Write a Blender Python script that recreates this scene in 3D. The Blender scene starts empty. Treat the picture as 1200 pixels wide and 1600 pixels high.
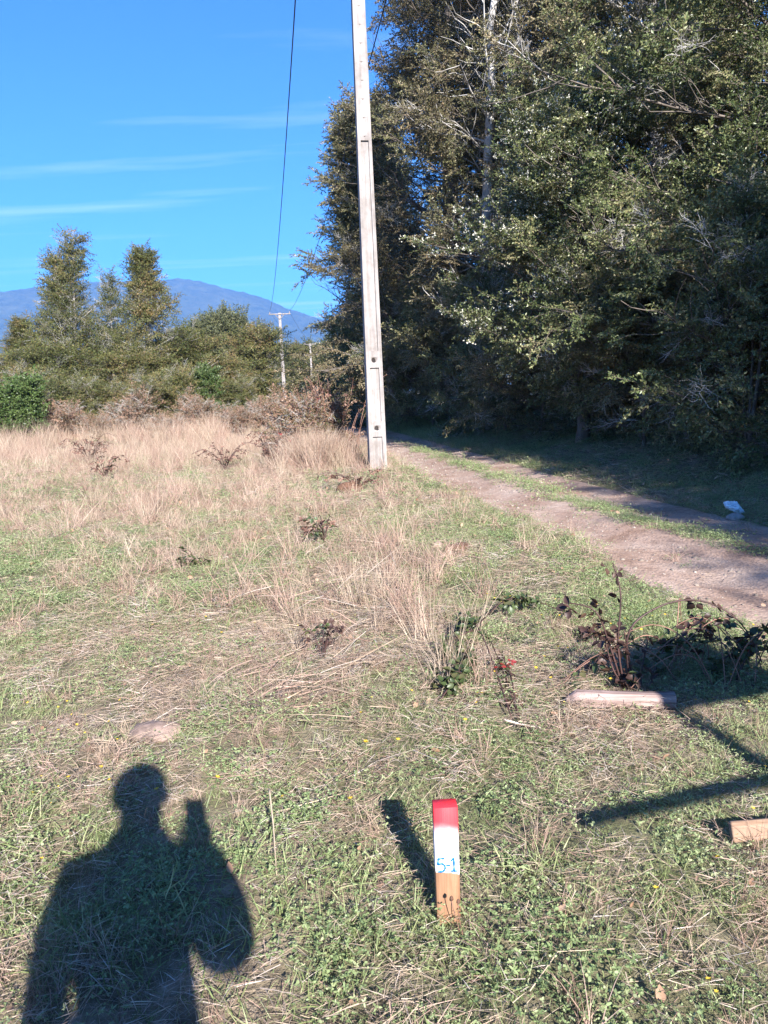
import bpy, math, random
import numpy as np
from mathutils import Vector, Matrix, Euler, Quaternion
rad = math.radians
SC = bpy.context.scene
COL = SC.collection
rng = np.random.default_rng(7)
random.seed(7)

# ------------------------------------------------------------------ camera, sky, sun, exposure
F = 1200.0                       # focal length in photo pixels (photo 1200 x 1600)
H = 1.45                         # lens height, metres
PITCH, ROLL = 8.9, -2.4
cam_d = bpy.data.cameras.new('camera'); cam = bpy.data.objects.new('camera', cam_d); COL.objects.link(cam)
cam_d.sensor_fit = 'HORIZONTAL'; cam_d.sensor_width = 36.0; cam_d.lens = 36.0 * F / 1200.0
cam_d.clip_start = 0.02; cam_d.clip_end = 60000
cam.location = (0, 0, H)
RM = Matrix.Rotation(rad(90 - PITCH), 3, 'X') @ Matrix.Rotation(rad(ROLL), 3, 'Z')
cam.rotation_euler = RM.to_euler()
SC.camera = cam

SUN_EL, SUN_AZ = 28.1, -15.7     # light travels towards azimuth SUN_AZ (from +Y towards +X)
w = bpy.data.worlds.new('World'); SC.world = w; w.use_nodes = True
nt = w.node_tree; N = nt.nodes; L = nt.links
bg = N['Background']; bg.inputs['Strength'].default_value = 0.05
sky = N.new('ShaderNodeTexSky'); sky.sky_type = 'NISHITA'; sky.sun_disc = False
sky.sun_elevation = rad(SUN_EL); sky.sun_rotation = rad(SUN_AZ + 180)
sky.altitude = 300; sky.air_density = 1.0; sky.dust_density = 0.25; sky.ozone_density = 3.2
tc = N.new('ShaderNodeTexCoord')
# thin cirrus streaks, mapped on the direction of view from the ground (a sheet overhead)
sep = N.new('ShaderNodeSeparateXYZ'); L.new(tc.outputs['Generated'], sep.inputs[0])
zz = N.new('ShaderNodeMath'); zz.operation = 'MAXIMUM'; zz.inputs[1].default_value = 0.03; L.new(sep.outputs['Z'], zz.inputs[0])
dx = N.new('ShaderNodeMath'); dx.operation = 'DIVIDE'; L.new(sep.outputs['X'], dx.inputs[0]); L.new(zz.outputs[0], dx.inputs[1])
dy = N.new('ShaderNodeMath'); dy.operation = 'DIVIDE'; L.new(sep.outputs['Y'], dy.inputs[0]); L.new(zz.outputs[0], dy.inputs[1])
cmb = N.new('ShaderNodeCombineXYZ'); L.new(dx.outputs[0], cmb.inputs[0]); L.new(dy.outputs[0], cmb.inputs[1])
mp = N.new('ShaderNodeMapping'); mp.inputs['Rotation'].default_value = (0, 0, rad(-8)); mp.inputs['Scale'].default_value = (0.30, 1.9, 1)
mp.inputs['Location'].default_value = (0.35, -2.28, 0)
L.new(cmb.outputs[0], mp.inputs[0])
cn = N.new('ShaderNodeTexNoise'); cn.inputs['Scale'].default_value = 1.0; cn.inputs['Detail'].default_value = 7; cn.inputs['Roughness'].default_value = 0.55
cn.inputs['Distortion'].default_value = 0.3
L.new(mp.outputs[0], cn.inputs[0])
cr = N.new('ShaderNodeMapRange'); cr.inputs['From Min'].default_value = 0.52; cr.inputs['From Max'].default_value = 0.80; cr.inputs['To Max'].default_value = 0.4
L.new(cn.outputs['Fac'], cr.inputs['Value'])
gm = N.new('ShaderNodeMix'); gm.data_type = 'RGBA'; gm.blend_type = 'MULTIPLY'; gm.inputs['Factor'].default_value = 1.0
L.new(sky.outputs[0], gm.inputs['A']); gm.inputs['B'].default_value = (0.25, 0.72, 1.28, 1)
mx = N.new('ShaderNodeMix'); mx.data_type = 'RGBA'
L.new(cr.outputs[0], mx.inputs['Factor']); L.new(gm.outputs['Result'], mx.inputs['A']); mx.inputs['B'].default_value = (8.0, 9.0, 10.0, 1)
L.new(mx.outputs['Result'], bg.inputs['Color'])

sun_d = bpy.data.lights.new('sun', 'SUN'); sun = bpy.data.objects.new('sun', sun_d); COL.objects.link(sun)
sun_d.energy = 5.0; sun_d.angle = rad(0.53); sun_d.color = (1.0, 0.945, 0.88)
LD = Vector((math.sin(rad(SUN_AZ)) * math.cos(rad(SUN_EL)), math.cos(rad(SUN_AZ)) * math.cos(rad(SUN_EL)), -math.sin(rad(SUN_EL))))
sun.rotation_euler = LD.to_track_quat('-Z', 'Y').to_euler(); sun.location = (20, -60, 40)
SC.view_settings.view_transform = 'Standard'; SC.view_settings.look = 'None'
SC.view_settings.exposure = 2.0; SC.view_settings.gamma = 1.0; SC.view_settings.use_curve_mapping = False
SC.render.engine = 'CYCLES'
SC.cycles.max_bounces = 6; SC.cycles.diffuse_bounces = 3; SC.cycles.transmission_bounces = 3; SC.cycles.volume_bounces = 0
SC.cycles.use_denoising = True

# ------------------------------------------------------------------ helpers
CAM = Vector((0, 0, H))
def ray(x, y):
    return (RM @ Vector(((x - 600) / F, -(y - 800) / F, -1.0)))
def at(x, y, Y):
    d = ray(x, y); return CAM + d * (Y / d.y)
def gnd(x, y):
    d = ray(x, y); return CAM + d * (-H / d.z)

def vnoise(x, y, seed=0):
    x = np.asarray(x, float); y = np.asarray(y, float)
    xi = np.floor(x).astype(np.int64); yi = np.floor(y).astype(np.int64); fx = x - xi; fy = y - yi
    fx = fx * fx * (3 - 2 * fx); fy = fy * fy * (3 - 2 * fy)
    def hsh(a, b):
        n = (a * 374761393 + b * 668265263 + seed * 974711) & 0x7fffffff
        n = ((n ^ (n >> 13)) * 1274126177) & 0x7fffffff
        return ((n ^ (n >> 16)) & 0xffff) / 65535.0
    return (hsh(xi, yi) * (1 - fx) + hsh(xi + 1, yi) * fx) * (1 - fy) + (hsh(xi, yi + 1) * (1 - fx) + hsh(xi + 1, yi + 1) * fx) * fy
def fbm(x, y, seed=0, o=4):
    s = 0; a = 0.5
    for i in range(o):
        s = s + a * vnoise(np.asarray(x) * 2 ** i, np.asarray(y) * 2 ** i, seed + i * 17); a *= 0.5
    return s / (1 - 0.5 ** o)

# centre line of the track: x as a function of y (metres)
RY = np.array([-60, -20, 0, 4, 6, 8, 10, 12.5, 15.7, 20, 27, 36, 50, 70, 100, 140])
RX = np.array([7.5, 6.3, 4.9, 3.85, 3.3, 2.78, 2.35, 1.95, 1.5, 0.85, -0.15, -1.6, -4.3, -9.5, -19, -34])
def road_x(y): return np.interp(y, RY, RX)
def left_w(y): return np.interp(y, [4, 5.5, 7.5, 10.6, 14.7, 18.5, 30], [1.62, 1.52, 1.18, 1.03, 1.08, 1.0, 0.95])   # outer edge of the left rut
RIGHT_W = 0.98; MED = 0.19
def road_u(x, y): return np.asarray(x) - road_x(y)
HALF = 1.28
def smooth(a, b, x):
    t = np.clip((np.asarray(x, float) - a) / (b - a), 0, 1); return t * t * (3 - 2 * t)
def hgt(x, y):
    x = np.asarray(x, float); y = np.asarray(y, float)
    d = np.hypot(x, y)
    fade = np.exp(-d / 60)
    h = (fbm(x * 0.35, y * 0.35, 3, 3) - 0.5) * 0.10 * fade + (fbm(x * 1.9, y * 1.9, 9, 3) - 0.5) * 0.11 * np.exp(-d / 14)
    u = road_u(x, y)
    lw = left_w(y); side = np.where(u < 0, -u / lw, u / RIGHT_W)
    onroad = 1 - smooth(1.05, 1.4, side)
    rut = np.exp(-((side - 0.6) / 0.28) ** 2)
    h = h * (1 - 0.7 * onroad) - onroad * 0.035 - rut * 0.05
    bank = smooth(1.5, 4.2, u) * 0.45 * (1 - smooth(45, 80, y))
    return h + bank
def hz(x, y): return float(hgt(np.array([x]), np.array([y]))[0])
def onground(x, y, dz=0.0): return Vector((x, y, hz(x, y) + dz))
def gpt(px, py, dz=0.0):
    p = gnd(px, py); return onground(p.x, p.y, dz)

def rgba(c): return (c[0], c[1], c[2], 1.0)

def mesh_np(name, V, faces_list, mats, matidx=None, rnd=None, smooth_shade=False):
    """V (n,3); faces_list: list of (m,k) int arrays"""
    me = bpy.data.meshes.new(name)
    V = np.asarray(V, np.float32)
    loops = []; starts = []; tot = 0; cnt = 0
    for f in faces_list:
        f = np.asarray(f, np.int32)
        if f.size == 0: continue
        m, k = f.shape
        starts.append(tot + np.arange(m) * k); loops.append(f.reshape(-1)); tot += m * k; cnt += m
    me.vertices.add(len(V)); me.vertices.foreach_set('co', V.reshape(-1))
    me.loops.add(tot); me.loops.foreach_set('vertex_index', np.concatenate(loops).astype(np.int32))
    me.polygons.add(cnt); me.polygons.foreach_set('loop_start', np.concatenate(starts).astype(np.int32))
    if matidx is not None: me.polygons.foreach_set('material_index', np.asarray(matidx, np.int32))
    if smooth_shade: me.polygons.foreach_set('use_smooth', np.ones(cnt, bool))
    for m in mats: me.materials.append(m)
    me.update(calc_edges=True); me.validate()
    if rnd is not None:
        at_ = me.attributes.new('rnd', 'FLOAT', 'POINT'); at_.data.foreach_set('value', np.asarray(rnd, np.float32))
    return me

class MB:
    def __init__(s): s.V = []; s.n = 0; s.F3 = []; s.F4 = []; s.M3 = []; s.M4 = []; s.R = []
    def add(s, V, f3=None, f4=None, m=0, r=0.0):
        V = np.asarray(V, float)
        if f3 is not None and len(f3): s.F3.append(np.asarray(f3) + s.n); s.M3 += [m] * len(f3)
        if f4 is not None and len(f4): s.F4.append(np.asarray(f4) + s.n); s.M4 += [m] * len(f4)
        s.V.append(V); s.R.append(np.full(len(V), r) if np.isscalar(r) else np.asarray(r)); s.n += len(V)
    def tube(s, P, rads, sides=6, m=0, r=0.0, caps=True, flat=1.0):
        P = np.asarray(P, float); n = len(P); rads = np.broadcast_to(np.asarray(rads, float), (n,))
        T = np.gradient(P, axis=0); T /= np.linalg.norm(T, axis=1)[:, None] + 1e-9
        ref = np.array([0, 0, 1.0]) if abs(T[0][2]) < 0.8 else np.array([1.0, 0, 0])
        A = np.cross(T, ref); A /= np.linalg.norm(A, axis=1)[:, None] + 1e-9
        B = np.cross(T, A)
        an = np.arange(sides) * 2 * np.pi / sides
        V = P[:, None, :] + rads[:, None, None] * (np.cos(an)[None, :, None] * A[:, None, :] + flat * np.sin(an)[None, :, None] * B[:, None, :])
        V = V.reshape(-1, 3)
        i = np.arange(n - 1)[:, None] * sides; j = np.arange(sides)[None, :]; j2 = (j + 1) % sides
        q = np.stack([i + j, i + j2, i + sides + j2, i + sides + j], -1).reshape(-1, 4)
        f3 = []
        if caps:
            V = np.vstack([V, P[0], P[-1]]); a = n * sides
            for k in range(sides):
                f3.append((a, (k + 1) % sides, k)); f3.append((a + 1, (n - 1) * sides + k, (n - 1) * sides + (k + 1) % sides))
        s.add(V, f3, q, m, r)
    def box(s, c, size, m=0, rot=None, r=0.0):
        c = np.asarray(c, float); h = np.asarray(size, float) / 2
        V = np.array([[x, y, z] for x in (-1, 1) for y in (-1, 1) for z in (-1, 1)], float) * h
        if rot is not None: V = V @ np.array(rot.to_3x3()).T if hasattr(rot, 'to_3x3') else V @ np.array(rot).T
        q = [(0, 1, 3, 2), (4, 6, 7, 5), (0, 4, 5, 1), (2, 3, 7, 6), (0, 2, 6, 4), (1, 5, 7, 3)]
        s.add(V + c, None, q, m, r)
    def mesh(s, name, mats, smooth_shade=False):
        fl = []; mi = []
        if s.F3: fl.append(np.vstack(s.F3)); mi += s.M3
        if s.F4: fl.append(np.vstack(s.F4)); mi += s.M4
        if not isinstance(mats, (list, tuple)): mats = [mats]
        return mesh_np(name, np.vstack(s.V), fl, mats, mi, np.concatenate(s.R), smooth_shade)

def link(name, me, parent=None, loc=None, rot=None):
    o = bpy.data.objects.new(name, me); COL.objects.link(o)
    if loc is not None: o.location = loc
    if rot is not None: o.rotation_euler = rot
    if parent is not None: o.parent = parent
    return o
def empty(name, loc, rz=0.0):
    o = bpy.data.objects.new(name, None); COL.objects.link(o); o.location = loc; o.rotation_euler = (0, 0, rz); o.empty_display_size = 0.2
    return o
def tag(o, label=None, cat=None, group=None, kind=None):
    if label: o['label'] = label
    if cat: o['category'] = cat
    if group: o['group'] = group
    if kind: o['kind'] = kind
    return o
def bevel(o, wd=0.004, seg=2):
    m = o.modifiers.new('bevel', 'BEVEL'); m.width = wd; m.segments = seg; m.limit_method = 'ANGLE'; m.angle_limit = rad(40)
    return o

# ------------------------------------------------------------------ materials
def new_mat(name):
    m = bpy.data.materials.new(name); m.use_nodes = True
    nt = m.node_tree; b = nt.nodes['Principled BSDF']
    return m, nt, nt.nodes, nt.links, b
def ramp(N, stops, interp='LINEAR'):
    r = N.new('ShaderNodeValToRGB'); r.color_ramp.interpolation = interp
    e = r.color_ramp.elements
    while len(e) > 1: e.remove(e[-1])
    e[0].position = stops[0][0]; e[0].color = rgba(stops[0][1])
    for p, c in stops[1:]:
        x = e.new(p); x.color = rgba(c)
    return r
def noise(N, L, vec, scale, detail=4, rough=0.55, dist=0.0):
    n = N.new('ShaderNodeTexNoise'); n.inputs['Scale'].default_value = scale; n.inputs['Detail'].default_value = detail
    n.inputs['Roughness'].default_value = rough; n.inputs['Distortion'].default_value = dist
    if vec is not None: L.new(vec, n.inputs['Vector'])
    return n
def math_n(N, L, op, a, b=None, clamp=False):
    n = N.new('ShaderNodeMath'); n.operation = op; n.use_clamp = clamp
    for i, v in enumerate((a, b)):
        if v is None: continue
        if isinstance(v, (int, float)): n.inputs[i].default_value = v
        else: L.new(v, n.inputs[i])
    return n.outputs[0]
def mixc(N, L, fac, a, b, mode='MIX'):
    n = N.new('ShaderNodeMix'); n.data_type = 'RGBA'; n.blend_type = mode
    for k, v in (('Factor', fac), ('A', a), ('B', b)):
        if isinstance(v, (int, float)): n.inputs[k].default_value = v
        elif isinstance(v, tuple): n.inputs[k].default_value = rgba(v)
        else: L.new(v, n.inputs[k])
    return n.outputs['Result']

def leaf_mat(name, stops, trans=0.3, rough=0.45, spec=0.5, pos_scale=0.0, pos_amt=0.0, rmix=0.55):
    """foliage: colour from per-leaf and per-twig randomness"""
    m, nt, N, L, b = new_mat(name)
    a = N.new('ShaderNodeAttribute'); a.attribute_name = 'rnd'
    oi = N.new('ShaderNodeObjectInfo')
    v = math_n(N, L, 'ADD', math_n(N, L, 'MULTIPLY', a.outputs['Fac'], rmix), math_n(N, L, 'MULTIPLY', oi.outputs['Random'], 1 - rmix))
    if pos_amt:
        g = N.new('ShaderNodeNewGeometry'); n = noise(N, L, g.outputs['Position'], pos_scale, 3)
        v = math_n(N, L, 'ADD', v, math_n(N, L, 'MULTIPLY', math_n(N, L, 'SUBTRACT', n.outputs['Fac'], 0.5), pos_amt), True)
    r = ramp(N, stops); L.new(v, r.inputs[0])
    L.new(r.outputs[0], b.inputs['Base Color']); b.inputs['Roughness'].default_value = rough; b.inputs['Specular IOR Level'].default_value = spec
    if trans > 0:
        t = N.new('ShaderNodeBsdfTranslucent'); L.new(r.outputs[0], t.inputs['Color'])
        ms = N.new('ShaderNodeMixShader'); ms.inputs[0].default_value = trans
        L.new(b.outputs[0], ms.inputs[1]); L.new(t.outputs[0], ms.inputs[2]); L.new(ms.outputs[0], N['Material Output'].inputs['Surface'])
    return m

def bark_mat(name, c1, c2, scale=6.0, c3=None):
    m, nt, N, L, b = new_mat(name)
    t = N.new('ShaderNodeTexCoord'); mp = N.new('ShaderNodeMapping'); mp.inputs['Scale'].default_value = (1, 1, 0.3); L.new(t.outputs['Object'], mp.inputs[0])
    n = noise(N, L, mp.outputs[0], scale, 6, 0.6, 0.5)
    st = [(0.3, c1), (0.62, c2)] + ([(0.72, c3)] if c3 else [])
    r = ramp(N, st); L.new(n.outputs['Fac'], r.inputs[0]); L.new(r.outputs[0], b.inputs['Base Color']); b.inputs['Roughness'].default_value = 0.85
    bp = N.new('ShaderNodeBump'); bp.inputs['Strength'].default_value = 0.6; bp.inputs['Distance'].default_value = 0.03; L.new(n.outputs['Fac'], bp.inputs['Height']); L.new(bp.outputs[0], b.inputs['Normal'])
    return m
def plain(name, c, rough=0.6, spec=0.5, metal=0.0, var=0.15, scale=8.0, bump=0.0):
    m, nt, N, L, b = new_mat(name)
    t = N.new('ShaderNodeTexCoord'); n = noise(N, L, t.outputs['Object'], scale, 5, 0.6)
    r = ramp(N, [(0.3, tuple(x * (1 - var) for x in c)), (0.7, tuple(min(1, x * (1 + var)) for x in c))]); L.new(n.outputs['Fac'], r.inputs[0])
    L.new(r.outputs[0], b.inputs['Base Color']); b.inputs['Roughness'].default_value = rough; b.inputs['Specular IOR Level'].default_value = spec; b.inputs['Metallic'].default_value = metal
    if bump:
        bp = N.new('ShaderNodeBump'); bp.inputs['Strength'].default_value = bump; bp.inputs['Distance'].default_value = 0.01; L.new(n.outputs['Fac'], bp.inputs['Height']); L.new(bp.outputs[0], b.inputs['Normal'])
    return m

M = {}
# big evergreen leaves by the road (grey-olive, glossy)
M['leaf_olive'] = leaf_mat('leaf_olive', [(0.1, (0.045, 0.056, 0.024)), (0.42, (0.138, 0.148, 0.062)), (0.72, (0.245, 0.22, 0.11)), (0.95, (0.38, 0.31, 0.20))], 0.28, 0.42, 0.45, 0.45, 0.95)
M['leaf_green'] = leaf_mat('leaf_green', [(0.1, (0.036, 0.056, 0.020)), (0.42, (0.115, 0.15, 0.054)), (0.72, (0.215, 0.23, 0.098)), (0.95, (0.34, 0.30, 0.16))], 0.28, 0.40, 0.5, 0.45, 0.95)
M['leaf_brown'] = leaf_mat('leaf_brown', [(0.1, (0.06, 0.062, 0.028)), (0.45, (0.14, 0.128, 0.062)), (0.75, (0.22, 0.18, 0.10)), (0.95, (0.30, 0.21, 0.13))], 0.25, 0.5, 0.45, 0.35, 0.5)
M['leaf_young'] = leaf_mat('leaf_young', [(0.1, (0.05, 0.07, 0.020)), (0.42, (0.115, 0.135, 0.038)), (0.72, (0.19, 0.17, 0.060)), (0.95, (0.28, 0.175, 0.08))], 0.3, 0.5, 0.4, 0.3, 1.0)
M['leaf_far'] = leaf_mat('leaf_far', [(0.1, (0.045, 0.06, 0.028)), (0.5, (0.10, 0.115, 0.05)), (0.9, (0.165, 0.16, 0.075))], 0.25, 0.5, 0.4, 0.1, 0.5)
M['leaf_bush'] = leaf_mat('leaf_bush', [(0.1, (0.04, 0.07, 0.02)), (0.5, (0.085, 0.14, 0.04)), (0.9, (0.15, 0.20, 0.07))], 0.3, 0.4, 0.5)
M['leaf_red'] = leaf_mat('leaf_red', [(0.08, (0.08, 0.085, 0.034)), (0.35, (0.20, 0.155, 0.085)), (0.6, (0.33, 0.195, 0.145)), (0.95, (0.42, 0.31, 0.23))], 0.3, 0.55, 0.3, 0.5, 0.5)
M['flower_white'] = leaf_mat('flower_white', [(0.1, (0.55, 0.54, 0.45)), (0.9, (0.8, 0.78, 0.7))], 0.3, 0.6, 0.2)
M['twig'] = bark_mat('twig_bark', (0.06, 0.048, 0.038), (0.16, 0.13, 0.105), 20)
M['twig_pale'] = bark_mat('lichen_twig_bark', (0.26, 0.245, 0.225), (0.48, 0.46, 0.43), 14)
M['bark_dark'] = bark_mat('dark_bark', (0.05, 0.042, 0.036), (0.15, 0.125, 0.105), 5)
M['bark_pale'] = bark_mat('pale_lichen_bark', (0.13, 0.115, 0.10), (0.50, 0.48, 0.46), 3.0, (0.62, 0.61, 0.59))
M['bark_red'] = bark_mat('cinnamon_bark', (0.15, 0.075, 0.05), (0.27, 0.16, 0.115), 5, (0.36, 0.28, 0.23))
M['grass_green'] = leaf_mat('green_grass', [(0.05, (0.12, 0.16, 0.06)), (0.5, (0.235, 0.285, 0.12)), (0.9, (0.39, 0.40, 0.22))], 0.3, 0.5, 0.4, 1.3, 0.5)
M['weed'] = leaf_mat('clover_weed', [(0.05, (0.105, 0.155, 0.062)), (0.5, (0.215, 0.28, 0.12)), (0.9, (0.37, 0.395, 0.22))], 0.3, 0.5, 0.4, 1.1, 0.6)
M['dry'] = leaf_mat('dry_grass', [(0.02, (0.19, 0.135, 0.098)), (0.45, (0.36, 0.275, 0.205)), (0.9, (0.54, 0.445, 0.345))], 0.25, 0.7, 0.2, 0.9, 0.4)
M['dry_pink'] = leaf_mat('dry_grass_pinkish', [(0.02, (0.17, 0.10, 0.078)), (0.45, (0.345, 0.23, 0.18)), (0.9, (0.53, 0.395, 0.32))], 0.25, 0.7, 0.2, 0.9, 0.4)
M['straw_grey'] = leaf_mat('grey_straw', [(0.02, (0.16, 0.125, 0.10)), (0.5, (0.37, 0.305, 0.26)), (0.95, (0.64, 0.57, 0.51))], 0.15, 0.75, 0.2)
M['dead_leaf'] = leaf_mat('dead_leaf', [(0.02, (0.16, 0.085, 0.05)), (0.5, (0.33, 0.20, 0.13)), (0.95, (0.5, 0.36, 0.25))], 0.1, 0.7, 0.2)
M['yellow'] = leaf_mat('yellow_petal', [(0.1, (0.55, 0.36, 0.03)), (0.9, (0.75, 0.55, 0.08))], 0.3, 0.6, 0.2)
M['bramble_leaf'] = leaf_mat('bramble_leaf', [(0.05, (0.030, 0.048, 0.018)), (0.6, (0.065, 0.095, 0.034)), (0.95, (0.12, 0.10, 0.045))], 0.25, 0.45, 0.5)
M['bramble_purple'] = leaf_mat('bramble_leaf_purple', [(0.05, (0.028, 0.017, 0.015)), (0.6, (0.06, 0.032, 0.027)), (0.95, (0.10, 0.058, 0.04))], 0.2, 0.5, 0.4)
M['bramble_brown'] = leaf_mat('bramble_leaf_brown', [(0.05, (0.11, 0.055, 0.042)), (0.6, (0.20, 0.11, 0.085)), (0.95, (0.28, 0.17, 0.125))], 0.2, 0.6, 0.3)
M['bramble_red'] = leaf_mat('bramble_leaf_red', [(0.05, (0.22, 0.025, 0.03)), (0.6, (0.36, 0.05, 0.05)), (0.95, (0.42, 0.12, 0.07))], 0.35, 0.45, 0.4)
M['cane'] = plain('bramble_cane', (0.055, 0.028, 0.025), 0.55, 0.4, var=0.5, scale=10)
M['cane_brown'] = plain('dry_cane', (0.22, 0.12, 0.09), 0.7, 0.3, var=0.4, scale=6)

def ground_mat():
    m, nt, N, L, b = new_mat('soil_and_thatch')
    g = N.new('ShaderNodeNewGeometry'); P = g.outputs['Position']
    n1 = noise(N, L, P, 0.5, 5, 0.6); n2 = noise(N, L, P, 9.0, 6, 0.7); n3 = noise(N, L, P, 70.0, 3, 0.7)
    c1 = ramp(N, [(0.30, (0.075, 0.058, 0.042)), (0.5, (0.18, 0.14, 0.10)), (0.7, (0.33, 0.26, 0.195))]); L.new(n2.outputs['Fac'], c1.inputs[0])
    c2 = ramp(N, [(0.35, (0.045, 0.070, 0.022)), (0.65, (0.11, 0.145, 0.045))]); L.new(n3.outputs['Fac'], c2.inputs[0])
    k = ramp(N, [(0.42, (0, 0, 0)), (0.6, (1, 1, 1))]); L.new(n1.outputs['Fac'], k.inputs[0])
    kk = math_n(N, L, 'MULTIPLY', k.outputs[0], 0.7)
    c = mixc(N, L, kk, c1.outputs[0], c2.outputs[0])
    # far fields: paler dry pasture
    fa = N.new('ShaderNodeAttribute'); fa.attribute_name = 'rnd'
    c = mixc(N, L, fa.outputs['Fac'], c, (0.235, 0.175, 0.125))
    L.new(c, b.inputs['Base Color']); b.inputs['Roughness'].default_value = 0.95; b.inputs['Specular IOR Level'].default_value = 0.15
    h = math_n(N, L, 'ADD', n2.outputs['Fac'], math_n(N, L, 'MULTIPLY', n3.outputs['Fac'], 0.5))
    bp = N.new('ShaderNodeBump'); bp.inputs['Strength'].default_value = 0.9; bp.inputs['Distance'].default_value = 0.02; L.new(h, bp.inputs['Height']); L.new(bp.outputs[0], b.inputs['Normal'])
    return m
M['ground'] = ground_mat()
def road_mat():
    m, nt, N, L, b = new_mat('gravelly_dirt')
    g = N.new('ShaderNodeNewGeometry'); P = g.outputs['Position']
    n1 = noise(N, L, P, 1.3, 5, 0.6, 0.3); n2 = noise(N, L, P, 14.0, 6, 0.7)
    v = N.new('ShaderNodeTexVoronoi'); v.inputs['Scale'].default_value = 45; L.new(P, v.inputs['Vector'])
    c1 = ramp(N, [(0.33, (0.25, 0.165, 0.125)), (0.5, (0.36, 0.262, 0.215)), (0.68, (0.44, 0.35, 0.30))]); L.new(n1.outputs['Fac'], c1.inputs[0])
    c2 = ramp(N, [(0.25, (0.45, 0.45, 0.45)), (0.5, (0.9, 0.9, 0.9)), (0.8, (1.25, 1.25, 1.25))]); L.new(n2.outputs['Fac'], c2.inputs[0])
    c = mixc(N, L, 0.8, c1.outputs[0], c2.outputs[0], 'MULTIPLY')
    vc = ramp(N, [(0.0, (0.7, 0.66, 0.62)), (1.0, (1.15, 1.1, 1.05))]); L.new(v.outputs['Color'], vc.inputs[0])
    c = mixc(N, L, 0.55, c, vc.outputs[0], 'MULTIPLY')
    L.new(c, b.inputs['Base Color']); b.inputs['Roughness'].default_value = 0.95; b.inputs['Specular IOR Level'].default_value = 0.2
    h = math_n(N, L, 'ADD', n2.outputs['Fac'], math_n(N, L, 'MULTIPLY', v.outputs['Distance'], 0.6))
    bp = N.new('ShaderNodeBump'); bp.inputs['Strength'].default_value = 0.9; bp.inputs['Distance'].default_value = 0.012; L.new(h, bp.inputs['Height']); L.new(bp.outputs[0], b.inputs['Normal'])
    return m
M['road'] = road_mat()
M['pebble'] = leaf_mat('pebble', [(0.05, (0.15, 0.12, 0.10)), (0.6, (0.27, 0.23, 0.20)), (0.95, (0.38, 0.335, 0.30))], 0, 0.9, 0.2)
M['stone'] = plain('pale_stone', (0.22, 0.16, 0.135), 0.9, 0.2, var=0.5, scale=14, bump=0.8)
M['stone_grey'] = plain('grey_stone', (0.25, 0.24, 0.24), 0.9, 0.2, var=0.3, scale=14, bump=0.8)
M['dung'] = plain('brown_clod', (0.115, 0.065, 0.045), 0.95, 0.1, var=0.4, scale=25, bump=1.0)
M['bag'] = plain('thin_plastic', (0.62, 0.74, 0.85), 0.25, 0.6, var=0.1, scale=10)

def mountain_mat():
    m, nt, N, L, b = new_mat('forested_slope')
    g = N.new('ShaderNodeNewGeometry'); n = noise(N, L, g.outputs['Position'], 0.012, 8, 0.65); n2 = noise(N, L, g.outputs['Position'], 0.0016, 4, 0.5)
    r = ramp(N, [(0.35, (0.022, 0.036, 0.018)), (0.65, (0.075, 0.085, 0.045))]); L.new(n.outputs['Fac'], r.inputs[0])
    c = mixc(N, L, math_n(N, L, 'MULTIPLY', n2.outputs['Fac'], 0.5), r.outputs[0], (0.06, 0.06, 0.035))
    L.new(c, b.inputs['Base Color']); b.inputs['Roughness'].default_value = 1.0; b.inputs['Specular IOR Level'].default_value = 0.0
    bp = N.new('ShaderNodeBump'); bp.inputs['Strength'].default_value = 1.0; bp.inputs['Distance'].default_value = 40; L.new(n.outputs['Fac'], bp.inputs['Height']); L.new(bp.outputs[0], b.inputs['Normal'])
    return m
M['mountain'] = mountain_mat()

# ------------------------------------------------------------------ setting: ground, track, mountain
def build_ground():
    def axis(n, lim, near):
        t = np.linspace(-1, 1, n); k = 8.5
        return np.sinh(t * k) / np.sinh(k) * lim
    xs = np.unique(np.concatenate([np.arange(-6, 8, 0.12), -6 - np.geomspace(0.15, 9000, 70), 8 + np.geomspace(0.15, 9000, 70)]))
    ys = np.unique(np.concatenate([np.arange(-1, 16, 0.12), np.arange(16, 40, 0.4), 40 + np.geomspace(0.6, 9000, 60), -1 - np.geomspace(0.3, 3000, 40)]))
    X, Y = np.meshgrid(xs, ys); Z = hgt(X, Y)
    u = road_u(X, Y)
    lw = left_w(Y)
    Z = Z - 0.03 * ((u > -lw + 0.12) & (u < RIGHT_W - 0.12) & (np.abs(Y) < 130))     # make room for the track laid on top
    nx = len(xs); ny = len(ys)
    i = np.arange(ny - 1)[:, None] * nx + np.arange(nx - 1)[None, :]
    q = np.stack([i, i + 1, i + nx + 1, i + nx], -1).reshape(-1, 4)
    me = mesh_np('ground', np.stack([X, Y, Z], -1).reshape(-1, 3), [q], [M['ground']], None, (smooth(8, 22, Y) * 0.75 * (1 - smooth(0.6, 1.6, u))).reshape(-1), True)
    tag(link('ground', me), 'rough pasture ground with soil showing between grass', 'ground', kind='structure')
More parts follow.
